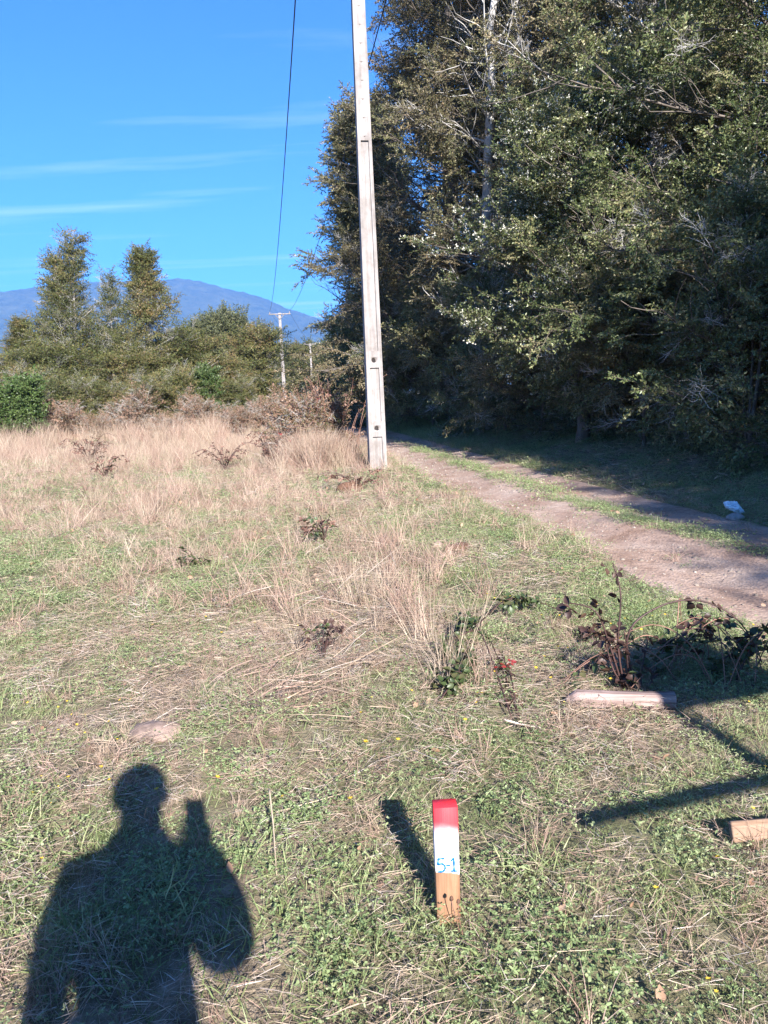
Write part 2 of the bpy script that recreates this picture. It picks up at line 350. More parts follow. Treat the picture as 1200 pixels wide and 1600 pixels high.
def build_road():
    ys = np.concatenate([np.arange(-25, 30, 0.1), np.arange(30, 125, 0.5)])
    us = np.linspace(-1.08, 1.08, 41)
    U, Y = np.meshgrid(us, ys)
    wob = (fbm(Y * 0.9, Y * 0 + 3.3, 5, 3) - 0.5) * 0.35
    U2 = np.where(U < 0, U * left_w(Y), U * RIGHT_W) * (1 + wob * 0.2)
    X = road_x(Y) + U2
    Z = hgt(X, Y) + 0.006 + (fbm(X * 6, Y * 6, 21, 3) - 0.5) * 0.012 - 0.03 * smooth(0.93, 1.08, np.abs(U))
    nx = len(us); ny = len(ys)
    i = np.arange(ny - 1)[:, None] * nx + np.arange(nx - 1)[None, :]
    q = np.stack([i, i + 1, i + nx + 1, i + nx], -1).reshape(-1, 4)
    me = mesh_np('dirt_track', np.stack([X, Y, Z], -1).reshape(-1, 3), [q], [M['road']], None, None, True)
    tag(link('dirt_track', me), 'gravelly two-rut dirt track curving away beside the forest', 'track', kind='structure')
build_ground(); build_road()

def build_mountain():
    # skyline read from the photograph: (px, py)
    sk = [(-900, 560), (-600, 520), (-300, 480), (-120, 466), (0, 459), (60, 447), (120, 441), (200, 444), (240, 441), (275, 437), (310, 443), (345, 452), (385, 462), (415, 471), (445, 482), (480, 492), (560, 520), (700, 545), (1000, 560), (1500, 570), (2200, 575)]
    R0 = 6500.0
    az = []; el = []
    for x, y in sk:
        d = ray(x, y); az.append(math.atan2(d.x, d.y)); el.append(math.atan2(d.z, math.hypot(d.x, d.y)))
    A = np.linspace(az[0], az[-1], 420); E = np.interp(A, az, el)
    T = np.linspace(0, 1, 46)
    AA, TT = np.meshgrid(A, T)
    R = 4300 + TT * 4200
    ridge = np.tile(np.tan(E) * R0, (len(T), 1)) + H
    prof = np.where(R < R0, smooth(4300, R0, R) ** 0.85, 1 - smooth(R0, 9500, R) * 0.8)
    X = R * np.sin(AA); Y = R * np.cos(AA)
    nse = (fbm(X * 0.0022, Y * 0.0022, 31, 5) - 0.5) * 260 * np.clip(np.minimum(TT * 3, np.abs(R - R0) / 700), 0, 1)
    fine = (fbm(X * 0.03, Y * 0.03, 33, 3) - 0.5) * 26
    Z = ridge * prof + nse * prof + fine * prof - 12 * (1 - prof)
    nx = len(A); ny = len(T)
    i = np.arange(ny - 1)[:, None] * nx + np.arange(nx - 1)[None, :]
    q = np.stack([i, i + 1, i + nx + 1, i + nx], -1).reshape(-1, 4)
    me = mesh_np('mountain', np.stack([X, Y, Z], -1).reshape(-1, 3), [q], [M['mountain']], None, None, True)
    tag(link('mountain', me), 'long forested blue mountain ridge behind the trees', 'mountain', kind='structure')
build_mountain()

# ------------------------------------------------------------------ scattering (geometry nodes, for uncountable stuff and leaves)
def proto_obj(me):
    return bpy.data.objects.new(me.name, me)      # never linked: only a source for leaves and blades
def scatter_group(name, protos):
    g = bpy.data.node_groups.new(name, 'GeometryNodeTree')
    g.interface.new_socket('Geometry', in_out='INPUT', socket_type='NodeSocketGeometry')
    g.interface.new_socket('Geometry', in_out='OUTPUT', socket_type='NodeSocketGeometry')
    N = g.nodes; L = g.links
    gi = N.new('NodeGroupInput'); go = N.new('NodeGroupOutput'); jn = N.new('GeometryNodeJoinGeometry')
    ra = N.new('GeometryNodeInputNamedAttribute'); ra.data_type = 'FLOAT_VECTOR'; ra.inputs['Name'].default_value = 'rot'
    sa = N.new('GeometryNodeInputNamedAttribute'); sa.data_type = 'FLOAT_VECTOR'; sa.inputs['Name'].default_value = 'scl'
    va = N.new('GeometryNodeInputNamedAttribute'); va.data_type = 'INT'; va.inputs['Name'].default_value = 'var'
    er = N.new('FunctionNodeEulerToRotation'); L.new(ra.outputs['Attribute'], er.inputs[0])
    for k, p in enumerate(protos):
        oi = N.new('GeometryNodeObjectInfo'); oi.inputs['Object'].default_value = p; oi.transform_space = 'ORIGINAL'
        cmp_ = N.new('FunctionNodeCompare'); cmp_.data_type = 'INT'; cmp_.operation = 'EQUAL'
        L.new(va.outputs['Attribute'], cmp_.inputs['A'] if False else [s for s in cmp_.inputs if s.name == 'A' and s.type == 'INT'][0])
        [s for s in cmp_.inputs if s.name == 'B' and s.type == 'INT'][0].default_value = k
        ip = N.new('GeometryNodeInstanceOnPoints')
        L.new(gi.outputs[0], ip.inputs['Points']); L.new(cmp_.outputs[0], ip.inputs['Selection']); L.new(oi.outputs['Geometry'], ip.inputs['Instance'])
        L.new(er.outputs[0], ip.inputs['Rotation']); L.new(sa.outputs['Attribute'], ip.inputs['Scale'])
        L.new(ip.outputs[0], jn.inputs[0])
    L.new(jn.outputs[0], go.inputs[0])
    return g
def points_mesh(name, P, rot, scl, var):
    me = bpy.data.meshes.new(name); P = np.asarray(P, np.float32)
    me.vertices.add(len(P)); me.vertices.foreach_set('co', P.reshape(-1))
    a = me.attributes.new('rot', 'FLOAT_VECTOR', 'POINT'); a.data.foreach_set('vector', np.asarray(rot, np.float32).reshape(-1))
    scl = np.asarray(scl, np.float32)
    if scl.ndim == 1: scl = np.repeat(scl[:, None], 3, 1)
    a = me.attributes.new('scl', 'FLOAT_VECTOR', 'POINT'); a.data.foreach_set('vector', scl.reshape(-1))
    a = me.attributes.new('var', 'INT', 'POINT'); a.data.foreach_set('value', np.asarray(var, np.int32))
    return me
def scatter_obj(name, P, rot, scl, var, group, parent=None):
    o = link(name, points_mesh(name, P, rot, scl, var), parent)
    md = o.modifiers.new('scatter', 'NODES'); md.node_group = group
    return o

def unit(v): return v / (np.linalg.norm(v) + 1e-9)
def leaf_faces(mb, p, d, nrm, ln, wd, m, r, six=False):
    d = unit(d); s = unit(np.cross(d, nrm)); n = np.cross(s, d)
    if six:
        V = [p, p + d * ln * .3 + s * wd * .5 + n * wd * .12, p + d * ln * .7 + s * wd * .42 + n * wd * .12, p + d * ln, p + d * ln * .7 - s * wd * .42 + n * wd * .12, p + d * ln * .3 - s * wd * .5 + n * wd * .12]
        mb.add(V, [(0, 2, 1), (0, 3, 2), (0, 4, 3), (0, 5, 4)], None, m, r)
    else:
        V = [p, p + d * ln * .45 + s * wd * .5 + n * wd * .15, p + d * ln, p + d * ln * .45 - s * wd * .5 + n * wd * .15]
        mb.add(V, [(0, 2, 1), (0, 3, 2)], None, m, r)

def twig_cluster(name, seed, leafm, twm, length=0.55, nside=7, leaves=11, ll=0.05, lw=0.024, droop=0.0, flower=None, flat=0.5, bare=False):
    g = np.random.default_rng(seed); mb = MB()
    main = [np.zeros(3)]; d = np.array([1.0, 0, 0.0])
    for i in range(4):
        d = unit(d + g.normal(0, 0.13, 3) + np.array([0, 0, -droop * 0.3])); main.append(main[-1] + d * length / 4)
    main = np.array(main); mb.tube(main, np.linspace(0.006, 0.0025, 5), 3, 1, 0.5, False)
    tips = [(main[-1], d, length * 0.3)]
    for k in range(nside):
        t = 0.12 + 0.85 * (k + g.random()) / nside; f = t * 4; i = min(3, int(f)); p = main[i] + (main[i + 1] - main[i]) * (f - i)
        side = 1 if k % 2 else -1
        dd = unit(np.array([0.6, side * (0.6 + 0.5 * g.random()), g.normal(0, 0.5) * flat - droop]))
        tips.append((p, dd, length * (0.30 + 0.28 * g.random()) * (1.15 - 0.5 * t)))
    for p, dd, ln in tips:
        pts = [p]; d2 = dd.copy()
        for i in range(3):
            d2 = unit(d2 + g.normal(0, 0.16, 3) + np.array([0, 0, -droop * 0.25])); pts.append(pts[-1] + d2 * ln / 3)
        pts = np.array(pts); mb.tube(pts, np.linspace(0.0035, 0.0015, 4) * (1.3 if bare else 1), 3, 1, 0.5, False)
        if bare:
            for i in range(5):
                q = pts[1 + i % 3]; e = unit(d2 + g.normal(0, 0.7, 3)); mb.tube([q, q + e * ln * .25 + g.normal(0, .01, 3), q + e * ln * 0.5], [0.0025, 0.002, 0.0012], 3, 1, 0.5, False)
            if g.random() < 0.6: continue
        for i in range(leaves if not bare else 3):
            t = (i + g.random()) / leaves * 3; j = min(2, int(t)); q = pts[j] + (pts[j + 1] - pts[j]) * (t - j)
            ld = unit(d2 * 0.7 + g.normal(0, 0.55, 3) + np.array([0, 0, -droop * 0.8])); nn = unit(np.array([0, 0, 0.8]) + g.normal(0, 0.85, 3))
            s = 0.65 + 0.7 * g.random(); leaf_faces(mb, q, ld, nn, ll * s, lw * s, 0, g.random())
        if flower is not None and g.random() < 0.45:
            for i in range(4):
                q = pts[-1] + g.normal(0, 0.025, 3)
                for k in range(3): leaf_faces(mb, q, g.normal(0, 1, 3), g.normal(0, 1, 3), 0.03, 0.024, 2, g.random())
    mats = [leafm, twm] + ([flower] if flower is not None else [])
    return proto_obj(mb.mesh(name, mats))

def protos_for(key, leafm, twm, n=4, bare=1, **kw):
    ps = [twig_cluster('%s_twig' % key, 100 + 11 * i + len(key) * 7, leafm, twm, **{**kw, 'flower': kw.get('flower') if i < 2 else None}) for i in range(n)]
    kb = dict(kw); kb.pop('flower', None)
    ps += [twig_cluster('%s_bare_twig' % key, 900 + 11 * i, leafm, M['twig_pale'], bare=True, **kb) for i in range(bare)]
    return ps
G = {}
def reg(key, *a, **kw):
    ps = protos_for(key, *a, **kw); G[key] = (scatter_group(key + '_leaves', ps), len(ps), kw.get('bare', 1))
reg('olive', M['leaf_olive'], M['twig'], ll=0.044, lw=0.020, leaves=19, nside=9, droop=0.12)
reg('green', M['leaf_green'], M['twig'], ll=0.046, lw=0.023, leaves=19, nside=9, droop=0.05)
reg('brown', M['leaf_brown'], M['twig'], ll=0.044, lw=0.021, leaves=19, nside=9, droop=0.15)
reg('flower', M['leaf_green'], M['twig'], ll=0.044, lw=0.024, leaves=17, nside=9, bare=0, flower=M['flower_white'])
reg('young', M['leaf_young'], M['twig'], length=0.75, ll=0.075, lw=0.036, leaves=9, nside=8, flat=0.25)
reg('far', M['leaf_far'], M['twig'], length=1.3, ll=0.17, lw=0.085, leaves=8, nside=8, bare=0)
reg('bush', M['leaf_bush'], M['twig'], length=0.6, ll=0.11, lw=0.06, leaves=8, nside=7, bare=0)
reg('red', M['leaf_red'], M['cane_brown'], length=0.6, ll=0.07, lw=0.04, leaves=8, nside=7, bare=1)

# ------------------------------------------------------------------ trees
def grow(seed, height, prof, trunk_r, h0=0.15, n1=40, n2=7, elev=(20, 55), wig=0.04, lean=(0, 0), spacing=0.32, n3=0, up=0.05, forks=1, tw=0.30):
    """returns limb builder and twig anchors (pos, dir). prof(t)-> crown radius in m at relative height t"""
    g = np.random.default_rng(seed); mb = MB(); anchors = []; tr = MB()
    def path(p, d, ln, n, jit, trop):
        pts = [np.array(p, float)]; d = unit(np.array(d, float))
        for i in range(n):
            d = unit(d + g.normal(0, jit, 3) + np.array([0, 0, trop])); pts.append(pts[-1] + d * ln / n)
        return np.array(pts)
    stems = []
    for f in range(forks):
        n = 14; z = np.linspace(-0.15, height * (1 - 0.12 * f), n)
        ph = g.random() * 6.28; sp = 0.0 if forks == 1 else 0.10 * height
        wx = np.cumsum(g.normal(0, wig, n)) * height / 14; wy = np.cumsum(g.normal(0, wig, n)) * height / 14
        tt = z / height
        P = np.stack([lean[0] * tt * height + wx * tt + sp * np.cos(ph) * tt, lean[1] * tt * height + wy * tt + sp * np.sin(ph) * tt, z], 1)
        rr = trunk_r * (1 - 0.75 * f / max(1, forks)) * np.clip(1 - tt, 0.03, 1) ** 0.8; rr[0] *= 1.5; rr[1] *= 1.12
        tr.tube(P, rr, 9, 0, 0.5); stems.append(P)
    ga = g.random() * 6.28
    for k in range(n1):
        P = stems[k % forks]; t = h0 + (0.985 - h0) * ((k + g.random()) / n1)
        f = t * 13; i = min(12, int(f)); p = P[i] + (P[i + 1] - P[i]) * (f - i)
        ga += 2.4 + g.normal(0, 0.35); r1 = prof(t) * (0.7 + 0.45 * g.random()) * (1.0 + 0.25 * math.sin(3 * ga + seed))
        e = rad(elev[0] + (elev[1] - elev[0]) * t + g.normal(0, 9)); d = np.array([math.cos(ga) * math.cos(e), math.sin(ga) * math.cos(e), math.sin(e)])
        B = path(p, d, r1 * 1.08, 6, 0.14, up); br = trunk_r * (0.10 + 0.22 * (1 - t)) * (0.7 + 0.4 * g.random())
        mb.tube(B, np.linspace(br, 0.008, 7), 5, 0, 0.5, False)
        m2 = max(3, int(n2 * r1 / max(0.6, prof(0.35))) + 2)
        for j in range(m2):
            s = 0.2 + 0.78 * (j + g.random()) / m2; f2 = s * 6; i2 = min(5, int(f2)); q = B[i2] + (B[i2 + 1] - B[i2]) * (f2 - i2)
            ax = unit(B[min(6, i2 + 1)] - B[i2]); lat = unit(np.cross(ax, [0, 0, 1.0])) * (1 if j % 2 else -1)
            d2 = unit(ax * 0.6 + lat * (0.5 + 0.5 * g.random()) + np.array([0, 0, g.normal(0.12, 0.3)]))
            l2 = r1 * (0.25 + 0.30 * g.random()) * (1.1 - 0.6 * s) + 0.25
            C = path(q, d2, l2, 4, 0.18, up); mb.tube(C, np.linspace(max(0.008, br * 0.35), 0.005, 5), 3, 0, 0.5, False)
            na = max(2, int(l2 / spacing))
            for a in range(na + 1):
                s3 = 0.25 + 0.75 * a / na; f3 = s3 * 4; i3 = min(3, int(f3)); q3 = C[i3] + (C[i3 + 1] - C[i3]) * (f3 - i3)
                anchors.append((q3, unit(unit(C[i3 + 1] - C[i3]) + g.normal(0, 0.45, 3))))
        anchors.append((B[-1], unit(B[-1] - B[-2]))); anchors.append((B[-2], unit(B[-1] - B[-2] + g.normal(0, .5, 3))))
    for P in stems:
        for k in range(8): anchors.append((P[-1] - np.array([0, 0, 0.05 * k * height * 0.2]), unit(g.normal(0, .5, 3) + np.array([0, 0, 0.8]))))
    return tr, mb, anchors
def anchors_np(anchors, g, keep=1.0, scale=1.0, sv=0.25, nv=5, nbare=1, bare_frac=0.12):
    A = np.array([a[0] for a in anchors]); D = np.array([a[1] for a in anchors])
    k = g.random(len(A)) < keep; A = A[k]; D = D[k]; n = len(A)
    yaw = np.arctan2(D[:, 1], D[:, 0]); pit = -np.arcsin(np.clip(D[:, 2], -1, 1))
    rot = np.stack([g.uniform(-0.7, 0.7, n), pit, yaw], 1)
    scl = scale * (1 + g.uniform(-sv, sv, n))
    var = g.integers(0, nv - nbare, n)
    if nbare: b = g.random(n) < bare_frac; var[b] = nv - 1
    return A, rot, scl, var
TREES = []
def tree(name, label, cat, pos, height, prof, key, bark, seed, group=None, scale=1.0, keep=1.0, bare=0.12, rz=0.0, sink=0.0, clear=None, gaps=None, bbark=None, **kw):
    if gaps is None: gaps = 0.3 if seed < 20 else 0.1
    tr, mb, anchors = grow(seed, height, prof, **kw)
    if clear: anchors = [a for a in anchors if not (a[0][1] < 0.1 and abs(a[0][0] - clear[2] * a[0][1]) < clear[3] and clear[0] < a[0][2] < clear[1])]   # an open side that shows the trunk
    root = empty(name, onground(pos[0], pos[1], -sink), rz); tag(root, label, cat, group)
    link('trunk', tr.mesh('trunk', [bark], True), root); 
    if mb.n: link('branches', mb.mesh('branches', [bbark or bark], True), root)
    gr, nv, nb = G[key]
    if gaps > 0:     # foliage gathers in clumps with gaps between
        Q = np.array([a[0] for a in anchors]); fq = 0.62 / max(0.6, scale)
        n3 = (fbm(Q[:, 0] * fq + 7 + seed, Q[:, 2] * fq * 1.25, seed, 2) + fbm(Q[:, 1] * fq + 3, Q[:, 2] * fq * 1.25 + 11, seed + 3, 2)) / 2
        th = np.quantile(n3, gaps); anchors = [a for a, v_ in zip(anchors, n3) if v_ > th]
    Q = np.array([a[0] for a in anchors], np.float32); cnt = np.zeros(len(Q), int); rr = 0.95 * max(0.8, scale)
    for i in range(0, len(Q), 400):     # no lone sprays away from the rest of the crown
        cnt[i:i + 400] = ((Q[i:i + 400, None, :] - Q[None, :, :]) ** 2).sum(-1).__lt__(rr * rr).sum(1)
    if len(Q) > 400: anchors = [a for a, c_ in zip(anchors, cnt) if c_ > 6]
    A, r, s, v = anchors_np(anchors, np.random.default_rng(seed + 5), keep, scale, 0.25, nv, nb, bare)
    c = scatter_obj('crown', A, r, s, v, gr, root); c['kind'] = 'stuff'
    TREES.append((name, len(A)))
    return root
def copy_tree(root, pos, label, rz, sc=1.0, group=None, szx=None):
    r = root.copy(); COL.objects.link(r); r.location = onground(*pos); r.rotation_euler = (0, 0, rz); r.scale = (sc * (szx or 1), sc * (szx or 1), sc)
    r['label'] = label
    if group: r['group'] = group
    for ch in root.children:
        c = ch.copy(); COL.objects.link(c); c.parent = r
    return r

def dome(r, lo=0.25, p=0.6):      # broad crown
    return lambda t: r * (max(0.02, 1 - ((t - 0.5) / 0.53) ** 2)) ** p if t > lo * 0.3 else r * 0.4
def cone(r, p=0.8): return lambda t: r * max(0.05, (1.02 - t)) ** p
def full(r): return lambda t: r * (1.0 if t < 0.55 else max(0.06, 1 - ((t - 0.55) / 0.47) ** 2) ** 0.6)

GR = 'tall trees along the right side of the track'
# --- nearest, right edge: cinnamon-barked evergreen, foliage to the ground
tree('evergreen_tree', 'big glossy green tree with cinnamon bark at the right edge', 'tree', (6.9, 13.2), 12.0, full(3.3), 'green', M['bark_red'], 11, GR, 1.0, 1, 0.02, clear=(5.0, 12, 0.5, 0.3), bbark=M['bark_dark'], forks=2, trunk_r=0.20, n1=70, n2=9, h0=0.12, elev=(5, 50), spacing=0.22)
tree('evergreen_tree', 'grey-olive tree with bare lichened branches between two greener trees', 'tree', (6.2, 17.0), 13.0, full(3.1), 'olive', M['bark_pale'], 12, GR, 1.05, 1, 0.06, forks=2, trunk_r=0.19, n1=66, n2=9, h0=0.14, elev=(0, 50), spacing=0.22)
tree('flowering_tree', 'small rounded tree dotted with white blossom in front of taller trees', 'tree', (4.25, 16.2), 6.6, dome(2.1), 'flower', M['bark_dark'], 13, None, 0.9, 1, 0, forks=2, trunk_r=0.12, n1=56, n2=8, h0=0.18, elev=(15, 60), spacing=0.2)
tree('pale_trunk_tree', 'tall wispy brown-leaved tree with crooked pale lichen-covered trunk', 'tree', (3.1, 23.0), 17.5, full(2.5), 'brown', M['bark_pale'], 14, None, 1.25, 1, 0.03, forks=3, trunk_r=0.20, n1=84, n2=8, h0=0.2, elev=(5, 45), spacing=0.34, wig=0.09, clear=(4.5, 12.5, 0.13, 0.6))
tree('evergreen_tree', 'very tall olive tree rising out of the picture behind the pale trunk', 'tree', (6.0, 25.0), 19.0, full(3.6), 'olive', M['bark_dark'], 15, GR, 1.2, 1, 0.04, forks=2, trunk_r=0.26, n1=84, n2=9, h0=0.15, elev=(0, 50), spacing=0.38)
tree('evergreen_tree', 'tall dark feathery tree whose edge meets the sky near the pole top', 'tree', (3.0, 30.5), 20.5, cone(4.2, 0.5), 'brown', M['bark_dark'], 16, GR, 1.35, 1, 0.04, trunk_r=0.30, n1=92, n2=9, h0=0.1, elev=(-8, 40), spacing=0.42)
tree('conical_tree', 'conical olive tree standing just behind the concrete pole', 'tree', (0.0, 42.0), 15.2, (lambda t: 3.1 * (0.45 + 0.55 * min(1, t / 0.3)) * max(0.05, 1.03 - t) ** 0.5), 'olive', M['bark_dark'], 17, None, 1.8, 1, 0.03, trunk_r=0.28, n1=110, n2=9, h0=0.04, elev=(-5, 48), spacing=0.42)
t8 = tree('evergreen_tree', 'dense green tree deep in the forest behind the right-edge tree', 'tree', (9.6, 19.5), 15.5, full(3.8), 'green', M['bark_dark'], 18, GR, 1.3, 1, 0.04, forks=2, trunk_r=0.24, n1=64, n2=8, h0=0.12, elev=(0, 50), spacing=0.42)
t9 = tree('evergreen_tree', 'dark olive tree filling the forest between tall trunk and conical tree', 'tree', (3.2, 34.5), 17.0, full(3.8), 'olive', M['bark_dark'], 19, GR, 1.5, 1, 0.04, trunk_r=0.26, n1=60, n2=8, h0=0.08, elev=(-5, 45), spacing=0.5)
copy_tree(t8, (10.5, 26.5), 'tall green tree at the back of the forest, upper right', 1.3, 1.15, GR)
copy_tree(t9, (6.5, 32.0), 'dark tree at the back of the forest, behind the olive tree', 2.2, 1.1, GR)
copy_tree(t9, (0.4, 56.0), 'farthest dark tree on the right side of the track', 0.7, 0.8, GR)
copy_tree(t9, (0.8, 49.0), 'dark tree just beyond the conical tree', 3.9, 0.85, GR)
# the forest goes on to the right of the frame; these shade the track and the undergrowth
copy_tree(t9, (11.2, 13.5), 'dark forest tree behind the right-edge tree', 5.0, 0.7, GR)
copy_tree(t8, (8.6, 1.4), 'green forest tree beside the track, right of the photographer', 2.0, 0.30, GR, 1.5)
copy_tree(t9, (9.2, -4.6), 'dark forest tree beside the track, behind the photographer', 1.0, 0.38, GR, 1.4)
copy_tree(t8, (9.6, -10.8), 'green forest tree beside the track, far behind the photographer', 3.0, 0.5, GR, 1.2)

copy_tree(t9, (7.2, 3.3), 'dark slender forest tree at the track side, right of the photographer', 0.4, 0.47, GR, 1.05)
copy_tree(t9, (7.5, 0.8), 'second dark slender forest tree right of the photographer', 3.1, 0.42, GR, 1.05)
copy_tree(t8, (7.6, -1.4), 'green slender forest tree at the track side, behind the photographer', 1.4, 0.42, GR, 1.1)
copy_tree(t9, (8.1, -6.2), 'dark slender forest tree at the track side, far behind the photographer', 2.4, 0.46, GR, 1.1)
copy_tree(t8, (6.6, 6.6), 'low green forest tree on the bank just outside the right edge', 5.4, 0.31, GR, 1.4)
# --- undergrowth at the foot of the forest
SH = 'dark undergrowth shrubs at the foot of the forest'
def shrub(name, label, pos, h, r, key, seed, group=None, scale=0.9, n1=26, n2=6, cat='shrub', bare=0.1, bark=None, **kw):
    a = dict(forks=3, trunk_r=0.035, h0=0.05, elev=(10, 70), spacing=0.26, wig=0.08); a.update(kw)
    return tree(name, label, cat, pos, h, full(r), key, bark or M['twig'], seed, group, scale, 1, bare, n1=n1, n2=n2, **a)
s1 = shrub('shrub', 'shaded green shrub at the right edge above the blue-white bag', (5.35, 11.2), 3.0, 1.35, 'green', 41, SH, n1=34)
s2 = shrub('shrub', 'shaded olive shrub under the white-blossomed tree', (4.75, 13.9), 2.8, 1.3, 'olive', 42, SH, n1=34)
sp = [((5.0, 16.4), s1, 1.0, 'shaded green shrub left of the blossomed tree foot'), ((3.95, 19.0), s2, 1.15, 'shaded olive shrub at the track bend, below the pale trunk'), ((3.5, 21.5), s1, 1.2, 'shaded green shrub at the foot of the pale-trunk tree'), ((2.75, 25.0), s2, 1.35, 'shaded olive shrub where the track narrows'), ((1.95, 28.5), s1, 1.4, 'shaded green shrub just right of the pole foot'), ((1.1, 33.0), s2, 1.6, 'shaded olive shrub seen behind the pole foot'), ((0.0, 37.0), s1, 1.7, 'shaded green shrub beyond the pole where the track vanishes'), ((6.6, 12.4), s2, 1.1, 'shaded olive shrub cut by the right edge of the picture'), ((6.2, 14.9), s1, 1.2, 'shaded green shrub inside the forest on the right'), ((5.7, 18.6), s2, 1.3, 'shaded olive shrub inside the forest behind the blossomed tree'), ((6.4, 9.6), s1, 0.9, 'green shrub on the bank just outside the right edge'), ((-0.8, 45.5), s2, 1.2, 'farthest olive shrub beside the track')]
for i, (p, s, k, lb) in enumerate(sp): copy_tree(s, p, lb, i * 1.9, k, SH)

# --- young trees across the field on the left
GL = 'young trees across the field on the left'
y1 = tree('young_tree', 'tallest young tree on the left with twin feathery tops', 'tree', (at(118, 640, 46).x, 46), 11.2, cone(3.9, 1.25), 'young', M['bark_pale'], 51, GL, 0.95, 0.95, 0.08, forks=2, trunk_r=0.13, n1=110, n2=8, h0=0.05, elev=(15, 68), spacing=0.40, wig=0.02)
y2 = tree('young_tree', 'pointed young tree right of the tallest one, green crown with spiky top', 'tree', (at(243, 640, 44).x, 44), 9.4, cone(3.8, 1.25), 'young', M['bark_pale'], 52, GL, 0.95, 0.95, 0.06, trunk_r=0.12, n1=100, n2=8, h0=0.05, elev=(15, 68), spacing=0.40, wig=0.02)
y3 = tree('young_tree', 'thin sparse young tree between the two taller pointed ones', 'tree', (at(186, 640, 45).x, 45), 8.4, cone(1.6, 1.0), 'young', M['bark_pale'], 53, GL, 0.9, 0.7, 0.25, trunk_r=0.07, n1=38, n2=6, h0=0.1, elev=(25, 60), spacing=0.42, wig=0.02)
y4 = tree('young_tree', 'rounded rust-tinged young tree left of the far pole', 'tree', (at(398, 620, 58).x, 58), 6.2, dome(1.9), 'young', M['bark_dark'], 54, GL, 1.25, 1, 0.06, forks=2, trunk_r=0.12, n1=56, n2=8, h0=0.05, elev=(10, 55), spacing=0.45)
copy_tree(y2, (at(45, 640, 47).x, 47), 'lower bushy young tree at the far left', 1.2, 0.68, GL, 1.3)
copy_tree(y1, (at(165, 640, 50).x, 50), 'bushy young tree filling the gap behind the thin one', 2.6, 0.46, GL, 1.7)
copy_tree(y4, (at(285, 640, 47).x, 47), 'low rust-tinged tree at the foot of the pointed one', 0.8, 0.8, GL, 1.2)
copy_tree(y4, (at(470, 620, 150).x, 150), 'low tree immediately right of the far pole', 2.1, 1.7, GL, 1.3)
copy_tree(y4, (at(90, 640, 43).x, 43), 'low rust-tinged tree at the foot of the tallest young tree', 3.4, 0.72, GL, 1.3)
copy_tree(y4, (at(215, 640, 42).x, 42), 'low leafy tree between the two pointed young trees', 4.4, 0.62, GL, 1.3)
copy_tree(y4, (at(340, 640, 50).x, 50), 'low pale green tree in front of the distant tall tree', 5.2, 0.62, GL, 1.3)
copy_tree(y4, (at(-70, 640, 45).x, 45), 'young tree just outside the left edge', 5.9, 0.9, GL, 1.0)
GF = 'distant trees behind the field'
f1 = tree('distant_tree', 'distant tall dark tree with pale bare trunk and umbrella crown', 'tree', (at(342, 600, 92).x, 92), 8.8, lambda t: 3.2 * (0.25 if t < 0.45 else max(0.05, 1 - ((t - 0.72) / 0.30) ** 2) ** 0.5), 'far', M['bark_pale'], 61, GF, 1.0, 1, 0, trunk_r=0.22, n1=40, n2=6, h0=0.2, elev=(20, 50), spacing=0.9)
f2 = tree('distant_tree', 'distant rounded tree on the skyline right of the far pole', 'tree', (at(478, 600, 150).x, 150), 7.6, dome(4.2), 'far', M['bark_dark'], 62, GF, 1.1, 1, 0, trunk_r=0.25, n1=44, n2=6, h0=0.08, elev=(5, 50), spacing=0.9)
fp = [(-40, 100, 0.9, 'leftmost distant dark tree at the edge of the picture'), (15, 110, 0.85, 'distant dark tree seen left of the young trees'), (300, 88, 0.75, 'distant dark tree behind the pointed young tree'), (372, 98, 0.8, 'distant tree beside the umbrella-crowned one'), (412, 112, 0.8, 'distant tree just left of the far pole top'), (450, 150, 1.1, 'distant tree behind the far pole'), (500, 150, 1.3, 'distant tree behind the small third pole'), (528, 150, 1.4, 'distant tree at the end of the track'), (140, 105, 0.75, 'distant tree behind the tallest young tree'), (220, 108, 0.75, 'distant tree behind the thin young tree'), (-150, 95, 1.0, 'distant tree outside the left edge')]
for i, (px, Y, k, lb) in enumerate(fp): copy_tree(f2, (at(px, 610, Y).x, Y), lb, i * 2.3, k * 0.84, GF)

# --- bushes at the foot of the young trees
GB = 'rusty brambles at the foot of the young trees'
bsh = shrub('leafy_bush', 'bright green leafy bush at the left edge of the field', (at(42, 680, 31).x, 31), 2.2, 0.55, 'bush', 71, None, 0.75, n1=26, bare=0)
copy_tree(bsh, (at(-15, 680, 30.5).x, 30.5), 'lower green bush cut by the left edge', 2.0, 0.62, None, 1.3)
ps = shrub('slender_shrub', 'slender pale green shrub in front of the distant tall tree', (at(332, 640, 39).x, 39), 3.0, 0.75, 'bush', 73, None, 0.55, n1=24, n2=4, bare=0)
lo = shrub('olive_shrub', 'low olive shrub among the brambles below the tallest young tree', (at(118, 650, 37).x, 37), 1.7, 1.3, 'young', 74, 'low olive shrubs among the brambles', 0.75, n1=32)
for i, (px, Y, k, lb) in enumerate([(178, 38, 0.9, 'low olive shrub among the brambles below the thin young tree'), (240, 37.5, 1.0, 'low olive shrub among the brambles below the pointed young tree'), (290, 39, 1.1, 'low olive shrub left of the slender pale green shrub'), (372, 40, 0.9, 'low olive shrub between slender shrub and far pole'), (60, 38, 1.2, 'low olive shrub above the bright green bush'), (500, 41, 0.9, 'low olive shrub right of the far pole')]):
    copy_tree(lo, (at(px, 655, Y).x, Y), lb, i * 2.1, k, 'low olive shrubs among the brambles')
copy_tree(bsh, (at(412, 650, 40).x, 40), 'small green bush by the foot of the far pole', 1.0, 0.5, None, 1.3)
